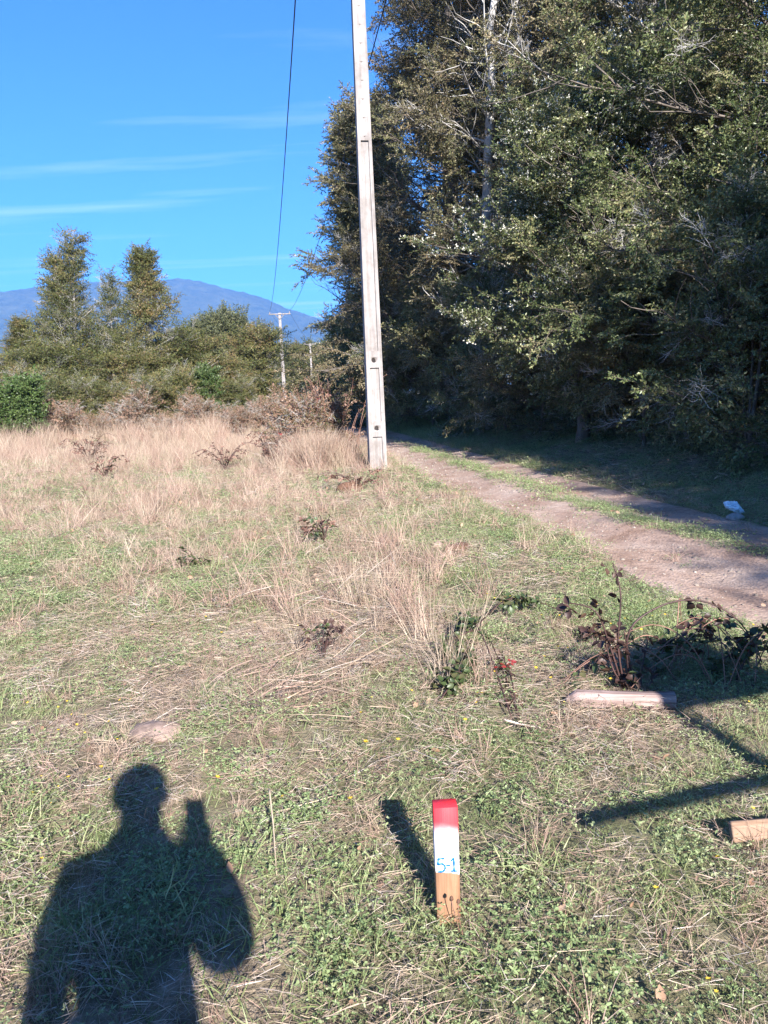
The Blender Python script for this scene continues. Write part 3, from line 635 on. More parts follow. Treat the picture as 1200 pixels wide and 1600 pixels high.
r1 = shrub('bramble_thicket', 'reddish bramble thicket beside the bright green bush', (at(95, 672, 33).x, 33), 0.55, 0.95, 'red', 72, GB, 0.7, n1=22, n2=5, cat='bramble', bare=0.35, bark=M['cane_brown'])
for i, (px, Y, k, lb) in enumerate([(150, 33, 0.6, 'reddish bramble thicket below the tallest young tree'), (205, 36, 1.15, 'reddish bramble thicket below the thin young tree'), (262, 31, 0.6, 'reddish bramble thicket below the pointed young tree'), (318, 36, 1.0, 'reddish bramble thicket left of the slender green shrub'), (368, 32, 0.65, 'reddish bramble thicket right of the slender green shrub'), (408, 36, 0.9, 'reddish bramble thicket left of the far pole foot'), (450, 38, 0.75, 'reddish bramble thicket hiding the far pole foot'), (490, 35, 0.9, 'reddish bramble thicket near the track end'), (20, 36, 1.1, 'reddish bramble thicket behind the bright green bush'), (-50, 35, 1.1, 'reddish bramble thicket outside the left edge')]):
    copy_tree(r1, (at(px, 655, Y).x, Y), lb, i * 1.7, k, GB)

# ------------------------------------------------------------------ grass and weeds
NPX, NPY = gnd(590.5, 735).x, gnd(590.5, 735).y     # foot of the near pole
def blade(mb, g, p, d, ln, wd, bend, m, r, segs=3):
    d = unit(np.asarray(d, float)); s = unit(np.cross(d, g.normal(0, 1, 3))); pts = []; q = np.asarray(p, float); dd = d.copy()
    hb = unit(np.array([d[0], d[1], 0]) + 1e-3 * g.normal(0, 1, 3))
    V = []; 
    for i in range(segs + 1):
        wv = wd * (1 - (i / segs) ** 1.6) * 0.5
        if i < segs: V += [q - s * wv, q + s * wv]
        else: V += [q]
        dd = unit(dd + hb * bend / segs + np.array([0, 0, -bend * 0.55 / segs])); q = q + dd * ln / segs
    f4 = [(2 * i, 2 * i + 1, 2 * i + 3, 2 * i + 2) for i in range(segs - 1)]; f3 = [(2 * segs - 2, 2 * segs - 1, 2 * segs)]
    mb.add(V, f3, f4, m, r)
def proto_tuft(name, seed, mat, n, rad_, hl, wd, spread, bend, segs=3, head=None):
    g = np.random.default_rng(seed); mb = MB()
    for i in range(n):
        a = g.random() * 6.28; rr = rad_ * math.sqrt(g.random()); p = (rr * math.cos(a), rr * math.sin(a), -0.01)
        a2 = g.random() * 6.28; sp = abs(g.normal(0, spread)); d = np.array([math.cos(a2) * sp, math.sin(a2) * sp, 1.0])
        blade(mb, g, p, d, hl[0] + (hl[1] - hl[0]) * g.random() ** 1.3, wd * (0.7 + 0.6 * g.random()), bend * g.random(), 0, g.random(), segs)
    return proto_obj(mb.mesh(name, [mat]))
def proto_straw(name, seed, mat, n, size, ln, wd, lift=0.03):
    g = np.random.default_rng(seed); mb = MB()
    for i in range(n):
        p = np.array([g.uniform(-size, size), g.uniform(-size, size), g.random() * lift]); a = g.random() * 6.28
        d = np.array([math.cos(a), math.sin(a), g.normal(0.05, 0.22)])
        blade(mb, g, p, d, ln * (0.4 + g.random()), wd * (0.6 + 0.8 * g.random()), 1.2 * g.random(), 0, g.random(), 3)
    return proto_obj(mb.mesh(name, [mat]))
def proto_weed(name, seed, mat, n, size, ll, hmax, nl=3):
    g = np.random.default_rng(seed); mb = MB()
    for i in range(n):
        p = np.array([g.normal(0, size * 0.55), g.normal(0, size * 0.55), 0]); z = hmax * g.random() ** 0.8; a0 = g.random() * 6.28; r = g.random()
        top = p + np.array([g.normal(0, .008), g.normal(0, .008), z])
        for k in range(nl):
            a = a0 + k * 6.28 / nl + g.normal(0, .35); d = np.array([math.cos(a), math.sin(a), g.normal(0.15, 0.4)])
            s = 0.6 + 0.7 * g.random(); leaf_faces(mb, top, d, np.array([0, 0, 0.9]) + g.normal(0, 0.75, 3), ll * s, ll * (0.72 if nl == 3 else 0.4) * s, 0, 0.75 * r + 0.25 * g.random(), True)
    return proto_obj(mb.mesh(name, [mat]))
def proto_litter(name, seed):
    g = np.random.default_rng(seed); mb = MB()
    leaf_faces(mb, np.array([0, 0, 0.012]), np.array([1, 0, 0.25]), np.array([0, 0.2, 1.0]), 0.05, 0.03, 0, g.random(), True)
    return proto_obj(mb.mesh(name, [M['dead_leaf']]))
def proto_flower(name, seed):
    g = np.random.default_rng(seed); mb = MB()
    mb.tube([[0, 0, 0], [0.005, 0, 0.03], [0.004, 0.004, 0.06]], 0.001, 3, 1, 0.5, False)
    for k in range(6): leaf_faces(mb, np.array([0.004, 0.004, 0.06]), np.array([math.cos(k * 1.05), math.sin(k * 1.05), 0.5]), np.array([0, 0, 1.0]), 0.009, 0.007, 0, g.random())
    return proto_obj(mb.mesh(name, [M['yellow'], M['grass_green']]))

PW = [proto_weed('weed_patch', 200 + i, M['weed'], (34, 24)[i % 2], 0.075, (0.0065, 0.0095)[i % 2], 0.04, (3, 5)[i % 2]) for i in range(4)]
PG = [proto_tuft('grass_tuft', 220 + i, M['grass_green'], 34, 0.07, (0.025, 0.075), 0.0027, 1.2, 1.1) for i in range(4)]
PS = [proto_straw('straw_mat', 240 + i, (M['dry'], M['straw_grey'], M['dry_pink'])[i % 3], 24, 0.085, 0.075, 0.0017, 0.045) for i in range(4)]
PD = [proto_tuft('dry_tuft', 260 + i, (M['dry'], M['dry_pink'])[i % 2], 30, 0.05, (0.06, 0.24), 0.0032, 0.45, 0.7) for i in range(4)]
PT = [proto_tuft('tall_dry_tuft', 280 + i, (M['dry_pink'], M['dry'])[i % 2], 44, 0.09, (0.18, 0.62), 0.0042, 0.30, 0.55, 4) for i in range(4)]
PL = [proto_litter('litter', 300 + i) for i in range(3)]
PY = [proto_flower('flower', 310)]
g_weed = scatter_group('weeds', PW); g_grass = scatter_group('grass', PG); g_straw = scatter_group('straw', PS); g_dry = scatter_group('dry', PD); g_tall = scatter_group('tall_dry', PT)
g_lit = scatter_group('litter', PL); g_fl = scatter_group('flowers', PY)

def field_pts(n, y0, y1, seed, margin=1.1, left=0.62):
    g = np.random.default_rng(seed)
    y = np.sqrt(g.uniform(max(0.0, y0) ** 2, y1 ** 2, n)); x = g.uniform(-1, 1, n) * (left * y + margin)
    return x, y, g
def dryness(x, y):
    d = 0.54 + 0.22 * smooth(5, 11, y) + 0.12 * (1 - smooth(1.9, 2.4, y)) * (x > 0)
    d = d + 0.55 * np.exp(-(((x + 0.15) / 0.75) ** 2 + ((y - 5.2) / 1.9) ** 2)) + 0.35 * np.exp(-(((x + 0.5) / 0.55) ** 2 + ((y - 3.5) / 0.5) ** 2))
    d = d - 0.30 * np.exp(-(((road_u(x, y) + left_w(y) + 0.5) / 0.6) ** 2)) * (y < 12) - 0.18 * np.exp(-(((x + 3) / 1.5) ** 2 + ((y - 5.5) / 1.6) ** 2))
    d = d - 0.25 * np.exp(-(((x + 1.0) / 0.5) ** 2 + ((y - 3.4) / 0.35) ** 2))
    d = d + (fbm(x * 0.9, y * 0.9, 55, 4) - 0.5) * 0.9 + (fbm(x * 3.5, y * 3.5, 66, 3) - 0.5) * 0.6
    return np.clip(d, 0, 1)
def roadmask(x, y, g):
    u = road_u(x, y); e = (fbm(x * 2.2, y * 2.2, 77, 3) - 0.5) * 0.45
    inrut = ((u + e > MED) & (u + e < RIGHT_W)) | ((u + e < -MED) & (u + e > -left_w(y)))
    return ~(inrut & (g.random(len(x)) < 0.985))
def median(x, y): return np.abs(road_u(x, y)) < 0.45
def place(name, label, cat, x, y, g, group, nv, scl, sv=0.35, tilt=0.25, dz=0.0, clump=0.0):
    n = len(x); z = hgt(x, y) + dz
    P = np.stack([x, y, z], 1); rot = np.stack([g.normal(0, tilt, n), g.normal(0, tilt, n), g.uniform(0, 6.28, n)], 1)
    s = np.broadcast_to(scl, (n,)) * (1 + g.uniform(-sv, sv, n)) * (1 + clump * (fbm(x * 2.6 + len(name), y * 2.6, 131 + len(name), 3) - 0.5) * 2)
    o = scatter_obj(name, P, rot, s, g.integers(0, nv, n), group); tag(o, label, cat, kind='stuff'); return o
def multi(zones, seed, accept):
    xs = []; ys = []; ss = []
    for i, (n, y0, y1, s) in enumerate(zones):
        x, y, g = field_pts(n, y0, y1, seed + i); k = accept(x, y, g) & roadmask(x, y, g); xs.append(x[k]); ys.append(y[k]); ss.append(np.full(k.sum(), s))
    return np.concatenate(xs), np.concatenate(ys), np.concatenate(ss), np.random.default_rng(seed + 99)
forest = lambda x, y: road_u(x, y) > 0.8
# clover and small weeds
x, y, s, g = multi([(9000, 0.5, 5, 1.0), (11000, 5, 10, 1.25), (12000, 10, 20, 1.9)], 400, lambda x, y, g: (g.random(len(x)) < 1.1 - dryness(x, y) - 0.8 * (fbm(x * 4, y * 4, 141, 2) < 0.4)) & ~median(x, y) | (median(x, y) & (g.random(len(x)) < 0.9)))
place('ground_weeds', 'low green clover and small weeds covering the pasture', 'weeds', x, y, g, g_weed, 4, s, clump=0.3)
x, y, s, g = multi([(9500, 0.5, 5, 1.0), (9500, 5, 10, 1.25), (10000, 10, 25, 1.7), (6000, 25, 50, 2.6)], 420, lambda x, y, g: (g.random(len(x)) < 1.0 - 0.8 * dryness(x, y)))
place('green_grass', 'short green grass blades growing through the weeds', 'grass', x, y, g, g_grass, 4, s, clump=0.7)
x, y, s, g = multi([(9500, 0.5, 5, 0.9), (8000, 5, 10, 1.1), (7000, 10, 22, 1.7)], 440, lambda x, y, g: (g.random(len(x)) < 0.18 + 0.8 * dryness(x, y)) & ~median(x, y))
place('dead_straw', 'grey and tan dead straw lying flat among the weeds', 'straw', x, y, g, g_straw, 4, s, tilt=0.18, dz=0.006, clump=0.7)
x, y, s, g = multi([(2600, 0.8, 5, 0.5), (5200, 5, 11, 0.9), (12000, 11, 24, 1.1), (7000, 24, 55, 1.3)], 460, lambda x, y, g: (g.random(len(x)) < (dryness(x, y) - 0.25) * 1.3) & ~median(x, y) & ~forest(x, y))
place('dry_grass', 'short upright tan dry grass across the field', 'dry grass', x, y, g, g_dry, 4, s, clump=0.9)
def tallmask(x, y, g):
    b = 0.6 * smooth(25, 27, y) * (1 - smooth(33, 35, y)) * (x < road_x(y) - 2.5) * (fbm(x * 0.6, y * 0.6, 95, 2) > 0.52) + 0.75 * smooth(17, 22, y) * (x < road_x(y) - 1.6) * (fbm(x * 0.5, y * 0.5, 91, 3) > 0.56) + 0.7 * np.exp(-(((x - NPX) / 0.35) ** 2 + ((y - NPY + 0.1) / 0.3) ** 2))
    b = b + 0.5 * np.exp(-(((x + 0.1) / 0.55) ** 2 + ((y - 5.3) / 1.3) ** 2)) + 0.35 * np.exp(-(((x + 3.3) / 1.3) ** 2 + ((y - 11) / 1.5) ** 2))
    b = b + 0.9 * np.exp(-(((x + 1.25) / 0.55) ** 2 + ((y - 16.2) / 0.9) ** 2)) + 0.8 * np.exp(-(((x + 4.6) / 2.4) ** 2 + ((y - 18.0) / 1.6) ** 2))
    return (g.random(len(x)) < b) & ~forest(x, y)
x, y, s, g = multi([(1400, 3, 8, 0.75), (3200, 8, 15, 0.9), (4500, 15, 24, 0.9), (5000, 24, 45, 0.9), (3000, 25, 36, 1.7)], 480, tallmask)
place('tall_dry_grass', 'tall pinkish dry grass stems around the pole and far field', 'dry grass', x, y, g, g_tall, 4, s, tilt=0.12)
x, y, s, g = multi([(380, 0.8, 6, 0.6), (500, 6, 14, 1.0)], 500, lambda x, y, g: np.ones(len(x), bool))
place('leaf_litter', 'small curled brown dead leaves scattered on the grass', 'leaf litter', x, y, g, g_lit, 3, s, dz=0.02, tilt=0.5)
x, y, s, g = multi([(420, 0.8, 5, 1.0)], 510, lambda x, y, g: fbm(x * 1.5, y * 1.5, 12, 2) > 0.55)
place('yellow_flowers', 'tiny yellow flowers dotted among the near weeds', 'flowers', x, y, g, g_fl, 1, s)
# tangled long dead stems in the middle of the field
PX = [proto_straw('tangled_stems', 330 + i, (M['dry'], M['dry_pink'], M['straw_grey'])[i], 14, 0.12, 0.30, 0.0030, 0.10) for i in range(3)]
g_tan = scatter_group('tangle', PX)
x, y, s, g = multi([(3000, 2.6, 8, 1.0)], 520, lambda x, y, g: g.random(len(x)) < 0.55 * np.exp(-(((x + 0.25 + 0.05 * (y - 4)) / 0.5) ** 2 + ((y - 5.0) / 1.5) ** 2)) + 0.5 * np.exp(-(((x + 0.42) / 0.35) ** 2 + ((y - 3.55) / 0.3) ** 2)))
place('tangled_straw', 'messy tangle of long dead grass stems in the middle of the field', 'straw', x, y, g, g_tan, 3, s, tilt=0.25)
# shaded verge under the forest edge
g = np.random.default_rng(530); y = np.sqrt(g.uniform(16, 45 ** 2, 9000)); u = g.uniform(0.95, 4.6, 9000); x = road_x(y) + u
place('verge_grass', 'rank shaded grass on the bank below the forest', 'grass', x, y, g, g_grass, 4, 1.4 + 0.035 * y, tilt=0.3)
# gravel on the track
def proto_pebble(seed):
    g = np.random.default_rng(seed); mb = MB(); V = []
    for k in range(2):
        for j in range(5): V.append([math.cos(j * 1.257 + k * .6) * (1 - .25 * k) + g.normal(0, .12), math.sin(j * 1.257 + k * .6) * (.8 - .2 * k) + g.normal(0, .12), k * .55 - 0.1])
    V.append([0, 0, .7]); f4 = [(j, (j + 1) % 5, 5 + (j + 1) % 5, 5 + j) for j in range(5)]; f3 = [(5 + j, 5 + (j + 1) % 5, 10) for j in range(5)]
    mb.add(np.array(V) * 0.012, f3, f4, 0, g.random()); return proto_obj(mb.mesh('pebble', [M['pebble']], True))
g_peb = scatter_group('pebbles', [proto_pebble(i) for i in range(4)])
g = np.random.default_rng(540); y = np.sqrt(g.uniform(9, 26 ** 2, 11000)); x = road_x(y) + np.where(g.random(11000) < 0.62, -left_w(y) * (0.62 + g.normal(0, 0.26, 11000)), RIGHT_W * (0.62 + g.normal(0, 0.24, 11000)))
place('gravel', 'loose grey gravel and pebbles on the dirt track', 'gravel', x, y, g, g_peb, 4, 0.35 + 0.6 * g.random(11000) + 1.5 * g.random(11000) ** 9, dz=0.003)

# ------------------------------------------------------------------ concrete poles and wires
def concrete_mat():
    m, nt, N, L, b = new_mat('pale_concrete')
    t = N.new('ShaderNodeTexCoord'); n = noise(N, L, t.outputs['Object'], 3.0, 6, 0.65); n2 = noise(N, L, t.outputs['Object'], 60, 4, 0.7)
    mp = N.new('ShaderNodeMapping'); mp.inputs['Scale'].default_value = (9, 9, 0.5); L.new(t.outputs['Object'], mp.inputs[0]); n3 = noise(N, L, mp.outputs[0], 2.0, 4, 0.6)
    r = ramp(N, [(0.3, (0.19, 0.17, 0.16)), (0.55, (0.285, 0.265, 0.26)), (0.8, (0.34, 0.32, 0.315))]); L.new(n.outputs['Fac'], r.inputs[0])
    r3 = ramp(N, [(0.38, (0.72, 0.70, 0.68)), (0.6, (1, 1, 1))]); L.new(n3.outputs['Fac'], r3.inputs[0])
    c = mixc(N, L, 0.8, r.outputs[0], r3.outputs[0], 'MULTIPLY')
    n4 = noise(N, L, t.outputs['Object'], 11, 5, 0.7); r4 = ramp(N, [(0.62, (1, 1, 1)), (0.72, (0.62, 0.60, 0.52))]); L.new(n4.outputs['Fac'], r4.inputs[0]); c = mixc(N, L, 0.7, c, r4.outputs[0], 'MULTIPLY')
    L.new(c, b.inputs['Base Color']); b.inputs['Roughness'].default_value = 0.9; b.inputs['Specular IOR Level'].default_value = 0.2
    bp = N.new('ShaderNodeBump'); bp.inputs['Strength'].default_value = 0.4; bp.inputs['Distance'].default_value = 0.004; L.new(n2.outputs['Fac'], bp.inputs['Height']); L.new(bp.outputs[0], b.inputs['Normal'])
    return m
M['concrete'] = concrete_mat()
M['hole'] = plain('hole_dark', (0.03, 0.027, 0.025), 0.9, 0.1)
M['steel'] = plain('galvanised_steel', (0.55, 0.56, 0.57), 0.45, 0.5, 0.6)
M['porcelain'] = plain('porcelain', (0.35, 0.30, 0.28), 0.25, 0.6)
M['wire'] = plain('wire', (0.03, 0.03, 0.032), 0.55, 0.4)

NP = gnd(590.5, 735); NP.z = hz(NP.x, NP.y)
PT_H = 9.3
def pole_shaft(hgt_, w0, w1, d0, d1, panels, holes, small):
    """tapered concrete shaft, front face (-Y) with recessed panels, round through-holes and small bolt holes: real openings"""
    mb = MB()
    W = lambda z: w0 + (w1 - w0) * z / hgt_; D = lambda z: d0 + (d1 - d0) * z / hgt_
    zs = sorted(set([-0.3, hgt_] + [z for p in panels for z in p]))
    fl = 0.22     # flange share of the width either side
    rec = 0.035
    def rect(z0, z1, xa, xb, ya, yb):   # front facing quad given lambda coords
        V = [(xa(z0), ya(z0), z0), (xb(z0), ya(z0), z0), (xb(z1), yb(z1), z1), (xa(z1), yb(z1), z1)]
        mb.add(V, None, [(0, 1, 2, 3)], 0, 0.5)
    front = lambda z: -D(z) / 2; back = lambda z: D(z) / 2; lft = lambda z: -W(z) / 2; rgt = lambda z: W(z) / 2
    il = lambda z: -W(z) / 2 + W(z) * fl; ir = lambda z: W(z) / 2 - W(z) * fl; fr = lambda z: -D(z) / 2 + rec
    for a, b_ in zip(zs[:-1], zs[1:]):
        pan = any(abs(p[0] - a) < 1e-6 for p in panels)
        # sides and back
        mb.add([(lft(a), front(a), a), (lft(b_), front(b_), b_), (lft(b_), back(b_), b_), (lft(a), back(a), a)], None, [(0, 1, 2, 3)], 0, 0.5)
        mb.add([(rgt(a), front(a), a), (rgt(a), back(a), a), (rgt(b_), back(b_), b_), (rgt(b_), front(b_), b_)], None, [(0, 1, 2, 3)], 0, 0.5)
        mb.add([(lft(a), back(a), a), (lft(b_), back(b_), b_), (rgt(b_), back(b_), b_), (rgt(a), back(a), a)], None, [(0, 1, 2, 3)], 0, 0.5)
        rect(a, b_, lft, il, front, front); rect(a, b_, ir, rgt, front, front)
        if pan:
            rect(a, b_, il, ir, fr, fr)
            mb.add([(il(a), front(a), a), (il(b_), front(b_), b_), (il(b_), fr(b_), b_), (il(a), fr(a), a)], None, [(0, 3, 2, 1)], 0, 0.5)
            mb.add([(ir(a), front(a), a), (ir(b_), front(b_), b_), (ir(b_), fr(b_), b_), (ir(a), fr(a), a)], None, [(0, 1, 2, 3)], 0, 0.5)
            mb.add([(il(a), front(a), a), (ir(a), front(a), a), (ir(a), fr(a), a), (il(a), fr(a), a)], None, [(0, 1, 2, 3)], 0, 0.5)
            mb.add([(il(b_), front(b_), b_), (ir(b_), front(b_), b_), (ir(b_), fr(b_), b_), (il(b_), fr(b_), b_)], None, [(3, 2, 1, 0)], 0, 0.5)
        else:
            hs = sorted([(z, r_) for z, r_ in holes + small if a < z < b_])
            zc = a
            for z, r_ in hs:
                m_ = r_ * 1.25; 
                rect(zc, z - m_, il, ir, front, front)
                # ring around the hole
                n = 16; V = []; yz = lambda zz_: front(zz_)
                for k in range(n):
                    an = 2 * math.pi * k / n; c, s_ = math.cos(an), math.sin(an); sc = 1 / max(abs(c), abs(s_))
                    ox = (ir(z) if c > 0 else il(z)) * abs(c) * sc if abs(c) * sc > 0.999 else c * sc * ir(z)
                    V.append((ox, yz(z + s_ * sc * m_), z + s_ * sc * m_))
                for k in range(n):
                    an = 2 * math.pi * k / n; V.append((r_ * math.cos(an), yz(z + r_ * math.sin(an)), z + r_ * math.sin(an)))
                dp = 0.16 if r_ > 0.03 else 0.05
                for k in range(n):
                    an = 2 * math.pi * k / n; V.append((r_ * math.cos(an), yz(z) + dp, z + r_ * math.sin(an)))
                V.append((0, yz(z) + dp, z))
                q = [(k, (k + 1) % n, n + (k + 1) % n, n + k) for k in range(n)] + [(n + k, n + (k + 1) % n, 2 * n + (k + 1) % n, 2 * n + k) for k in range(n)]
                mb.add(V, [(2 * n + k, 2 * n + (k + 1) % n, 3 * n) for k in range(n)], q, 0, 0.5)
                zc = z + m_
            rect(zc, b_, il, ir, front, front)
    z = hgt_; mb.add([(lft(z), front(z), z), (rgt(z), front(z), z), (rgt(z), back(z), z), (lft(z), back(z), z)], None, [(0, 1, 2, 3)], 0, 0.5)
    return mb
def pole_top(root, z, aw=2.0, yaw=0.0, ins=True):
    mb = MB(); mb.box((0, -0.12, z), (aw, 0.09, 0.10)); link('crossarm', mb.mesh('crossarm', [M['concrete']]), root)
    for s in (-1, 1):
        mb = MB(); mb.tube([[0, -0.115, z - 0.48], [s * 0.42, -0.12, z - 0.04]], 0.028, 5); link('brace', mb.mesh('brace', [M['concrete']]), root)
        if ins:
            mb = MB(); mb.tube([[s * (aw / 2 - 0.1), -0.12, z + 0.03 + q] for q in (0, 0.06, 0.10, 0.14, 0.18, 0.2)], [0.012, 0.055, 0.03, 0.05, 0.028, 0.02], 8)
            link('insulator', mb.mesh('insulator', [M['porcelain']], True), root)
def zpx(py):      # height on the near pole seen at picture row py
    lo, hi = 0.0, 12.0
    for _ in range(40):
        m_ = (lo + hi) / 2; v = RM.transposed() @ (Vector((NP.x, NP.y, NP.z + m_)) - CAM); yy = 800 - F * v.y / -v.z
        if yy > py: lo = m_
        else: hi = m_
    return lo
pole_yaw = 0.16
pr = empty('utility_pole', NP, pole_yaw); tag(pr, 'tall concrete utility pole beside the track with recessed panels and holes', 'utility pole')
panels = [(-0.25, zpx(682)), (zpx(658), zpx(575)), (zpx(549), zpx(222))]
holes = [(zpx(669), 0.052), (zpx(563), 0.050)]
small = [(zpx(v), 0.011) for v in (216, 187, 158, 129, 100, 71, 42, 13)] + [(zpx(13) + 0.36 * k, 0.011) for k in range(1, 3)]
link('shaft', pole_shaft(PT_H, 0.325, 0.20, 0.24, 0.16, panels, holes, small).mesh('shaft', [M['concrete']]), pr)
pole_top(pr, PT_H - 0.2)
FPp = at(446, 640, 73.0); FPp.z = hz(FPp.x, FPp.y)
fpz = at(437, 491, 73.0).z
fr_ = empty('utility_pole', FPp, 0.06); tag(fr_, 'far concrete pole with a single crossarm above the brambles', 'utility pole')
link('shaft', pole_shaft(fpz + 0.12, 0.33, 0.22, 0.26, 0.18, [(0.6, 2.4), (3.0, 6.0)], [(2.7, 0.05)], []).mesh('shaft', [M['concrete']]), fr_)
pole_top(fr_, fpz)
TPp = at(489, 620, 130.0); TPp.z = hz(TPp.x, TPp.y); tpz = at(484, 538, 130.0).z
tr_ = empty('utility_pole', TPp, 0.1); tag(tr_, 'smallest most distant pole with two crossarms against the trees', 'utility pole')
link('shaft', pole_shaft(tpz + 0.1, 0.34, 0.24, 0.28, 0.2, [(0.6, 2.4)], [(2.7, 0.05)], []).mesh('shaft', [M['concrete']]), tr_)
pole_top(tr_, tpz, 1.9); pole_top(tr_, tpz - 1.75, 2.3)
def wire(name, label, a, b, sag, r):
    n = 40; t = np.linspace(0, 1, n); P = np.outer(1 - t, a) + np.outer(t, b); P[:, 2] -= 4 * sag * t * (1 - t)
    mb = MB(); mb.tube(P, r, 6, 0, 0.5); tag(link(name, mb.mesh(name, [M['wire']], True)), label, 'cable', 'cables strung between the poles')
def ptop(o, z, s, aw=2.0):
    c = Vector((s * (aw / 2 - 0.1), -0.12, z + 0.23)); return np.array(o.location + Matrix.Rotation(o.rotation_euler.z, 3, 'Z') @ c)
wire('power_cable', 'dark cable crossing the open sky left of the pole', ptop(pr, PT_H - 0.2, -1), ptop(fr_, fpz, -1), 1.1, 0.013)
wire('power_cable', 'dark cable passing behind the near pole into the trees', ptop(pr, PT_H - 0.2, 1), ptop(fr_, fpz, 1), 1.1, 0.013)
wire('power_cable', 'faint distant cable from the far pole to the smallest pole, left one', ptop(fr_, fpz, -1), ptop(tr_, tpz, -1, 1.9), 0.8, 0.012)
wire('power_cable', 'faint distant cable from the far pole to the smallest pole, right one', ptop(fr_, fpz, 1), ptop(tr_, tpz, 1, 1.9), 0.8, 0.012)

# ------------------------------------------------------------------ wooden marker stake "5-1"
def wood_mat(name, c1, c2, c3, axis=2, scale=1.0, paint=None):
    m, nt, N, L, b = new_mat(name)
    t = N.new('ShaderNodeTexCoord'); mp = N.new('ShaderNodeMapping'); sc = [40 * scale] * 3; sc[axis] = 2.2 * scale; mp.inputs['Scale'].default_value = sc; L.new(t.outputs['Object'], mp.inputs[0])
    n = noise(N, L, mp.outputs[0], 1.0, 6, 0.6, 1.2); n2 = noise(N, L, t.outputs['Object'], 18, 5, 0.6)
    r = ramp(N, [(0.3, c1), (0.52, c2), (0.75, c3)]); L.new(n.outputs['Fac'], r.inputs[0]); c = r.outputs[0]
    if paint:
        hred, hwhite = paint
        sp = N.new('ShaderNodeSeparateXYZ'); L.new(t.outputs['Object'], sp.inputs[0])
        nz = noise(N, L, t.outputs['Object'], 40, 3, 0.5)
        z = math_n(N, L, 'ADD', sp.outputs['Z'], math_n(N, L, 'MULTIPLY', math_n(N, L, 'SUBTRACT', nz.outputs['Fac'], 0.5), 0.016))
        z2 = math_n(N, L, 'ADD', z, math_n(N, L, 'MULTIPLY', sp.outputs['X'], 0.16))
        w_ = N.new('ShaderNodeMapRange'); w_.inputs['From Min'].default_value = hwhite - 0.002; w_.inputs['From Max'].default_value = hwhite + 0.002; L.new(z2, w_.inputs['Value'])
        c = mixc(N, L, w_.outputs[0], c, (0.66, 0.635, 0.63))
        z3 = math_n(N, L, 'ADD', z, math_n(N, L, 'MULTIPLY', sp.outputs['X'], 0.15))
        rr = N.new('ShaderNodeMapRange'); rr.interpolation_type = 'SMOOTHSTEP'; rr.inputs['From Min'].default_value = hred - 0.085; rr.inputs['From Max'].default_value = hred + 0.012; L.new(z3, rr.inputs['Value'])
        rp = math_n(N, L, 'POWER', rr.outputs[0], 3.0)
        c = mixc(N, L, rp, c, (0.60, 0.030, 0.042))
        pf = N.new('ShaderNodeMapRange'); pf.inputs['From Min'].default_value = hwhite; pf.inputs['From Max'].default_value = hwhite + 0.003; pf.inputs['To Min'].default_value = 0.8; pf.inputs['To Max'].default_value = 0.5; L.new(z2, pf.inputs['Value']); L.new(pf.outputs[0], b.inputs['Roughness'])
    else: b.inputs['Roughness'].default_value = 0.85
    c2_ = ramp(N, [(0.35, (0.8, 0.8, 0.8)), (0.65, (1.05, 1.05, 1.05))]); L.new(n2.outputs['Fac'], c2_.inputs[0])
    c = mixc(N, L, 0.5, c, c2_.outputs[0], 'MULTIPLY')
    L.new(c, b.inputs['Base Color']); b.inputs['Specular IOR Level'].default_value = 0.3
    bp = N.new('ShaderNodeBump'); bp.inputs['Strength'].default_value = 0.5; bp.inputs['Distance'].default_value = 0.003; L.new(n.outputs['Fac'], bp.inputs['Height']); L.new(bp.outputs[0], b.inputs['Normal'])
    return m
sa = gnd(683, 1443); sb = gnd(720, 1441)
SW = (sb - sa).length
sc_ = (sa + sb) / 2; sc_.y += SW * 0.35; S0 = onground(sc_.x, sc_.y)
def top_h():       # stake height from the photo: front upper edge at row 1262
    lo, hi = 0.1, 0.8
    for _ in range(40):
        m_ = (lo + hi) / 2; v = RM.transposed() @ (Vector((S0.x, S0.y - SW * 0.35, S0.z + m_)) - CAM)
        if 800 - F * v.y / -v.z > 1262: lo = m_
        else: hi = m_
    return lo
SH_ = top_h()
stk = empty('marker_stake', S0, 0.03); tag(stk, 'upright wooden marker stake with red top, white band and number', 'stake')
M['stake'] = wood_mat('painted_pine', (0.17, 0.085, 0.045), (0.28, 0.155, 0.09), (0.34, 0.205, 0.125), 2, 1.0, (SH_ * 0.845, SH_ * 0.445))
mb = MB(); D_ = SW * 0.72
mb.box((0, 0, SH_ / 2 - 0.05), (SW, D_, SH_ + 0.1))
post = bevel(link('post', mb.mesh('post', [M['stake']]), stk), 0.0016, 1)
M['blue_ink'] = plain('blue_marker_ink', (0.012, 0.13, 0.33), 0.6, 0.3, var=0.25, scale=60)
zl = SH_ * 0.455; hh = SH_ * 0.115; w_ = SW
strokes = {'5': [[(0.36, 1.0), (0.03, 0.98), (0.0, 0.56), (0.18, 0.62), (0.34, 0.48), (0.37, 0.25), (0.25, 0.04), (0.0, 0.03)]], '-': [[(0.43, 0.46), (0.65, 0.46)]], '1': [[(0.68, 0.78), (0.84, 0.98), (0.84, 0.02)], [(0.68, 0.02), (1.0, 0.0)]]}
nm = {'5': 'digit', '-': 'dash', '1': 'digit'}
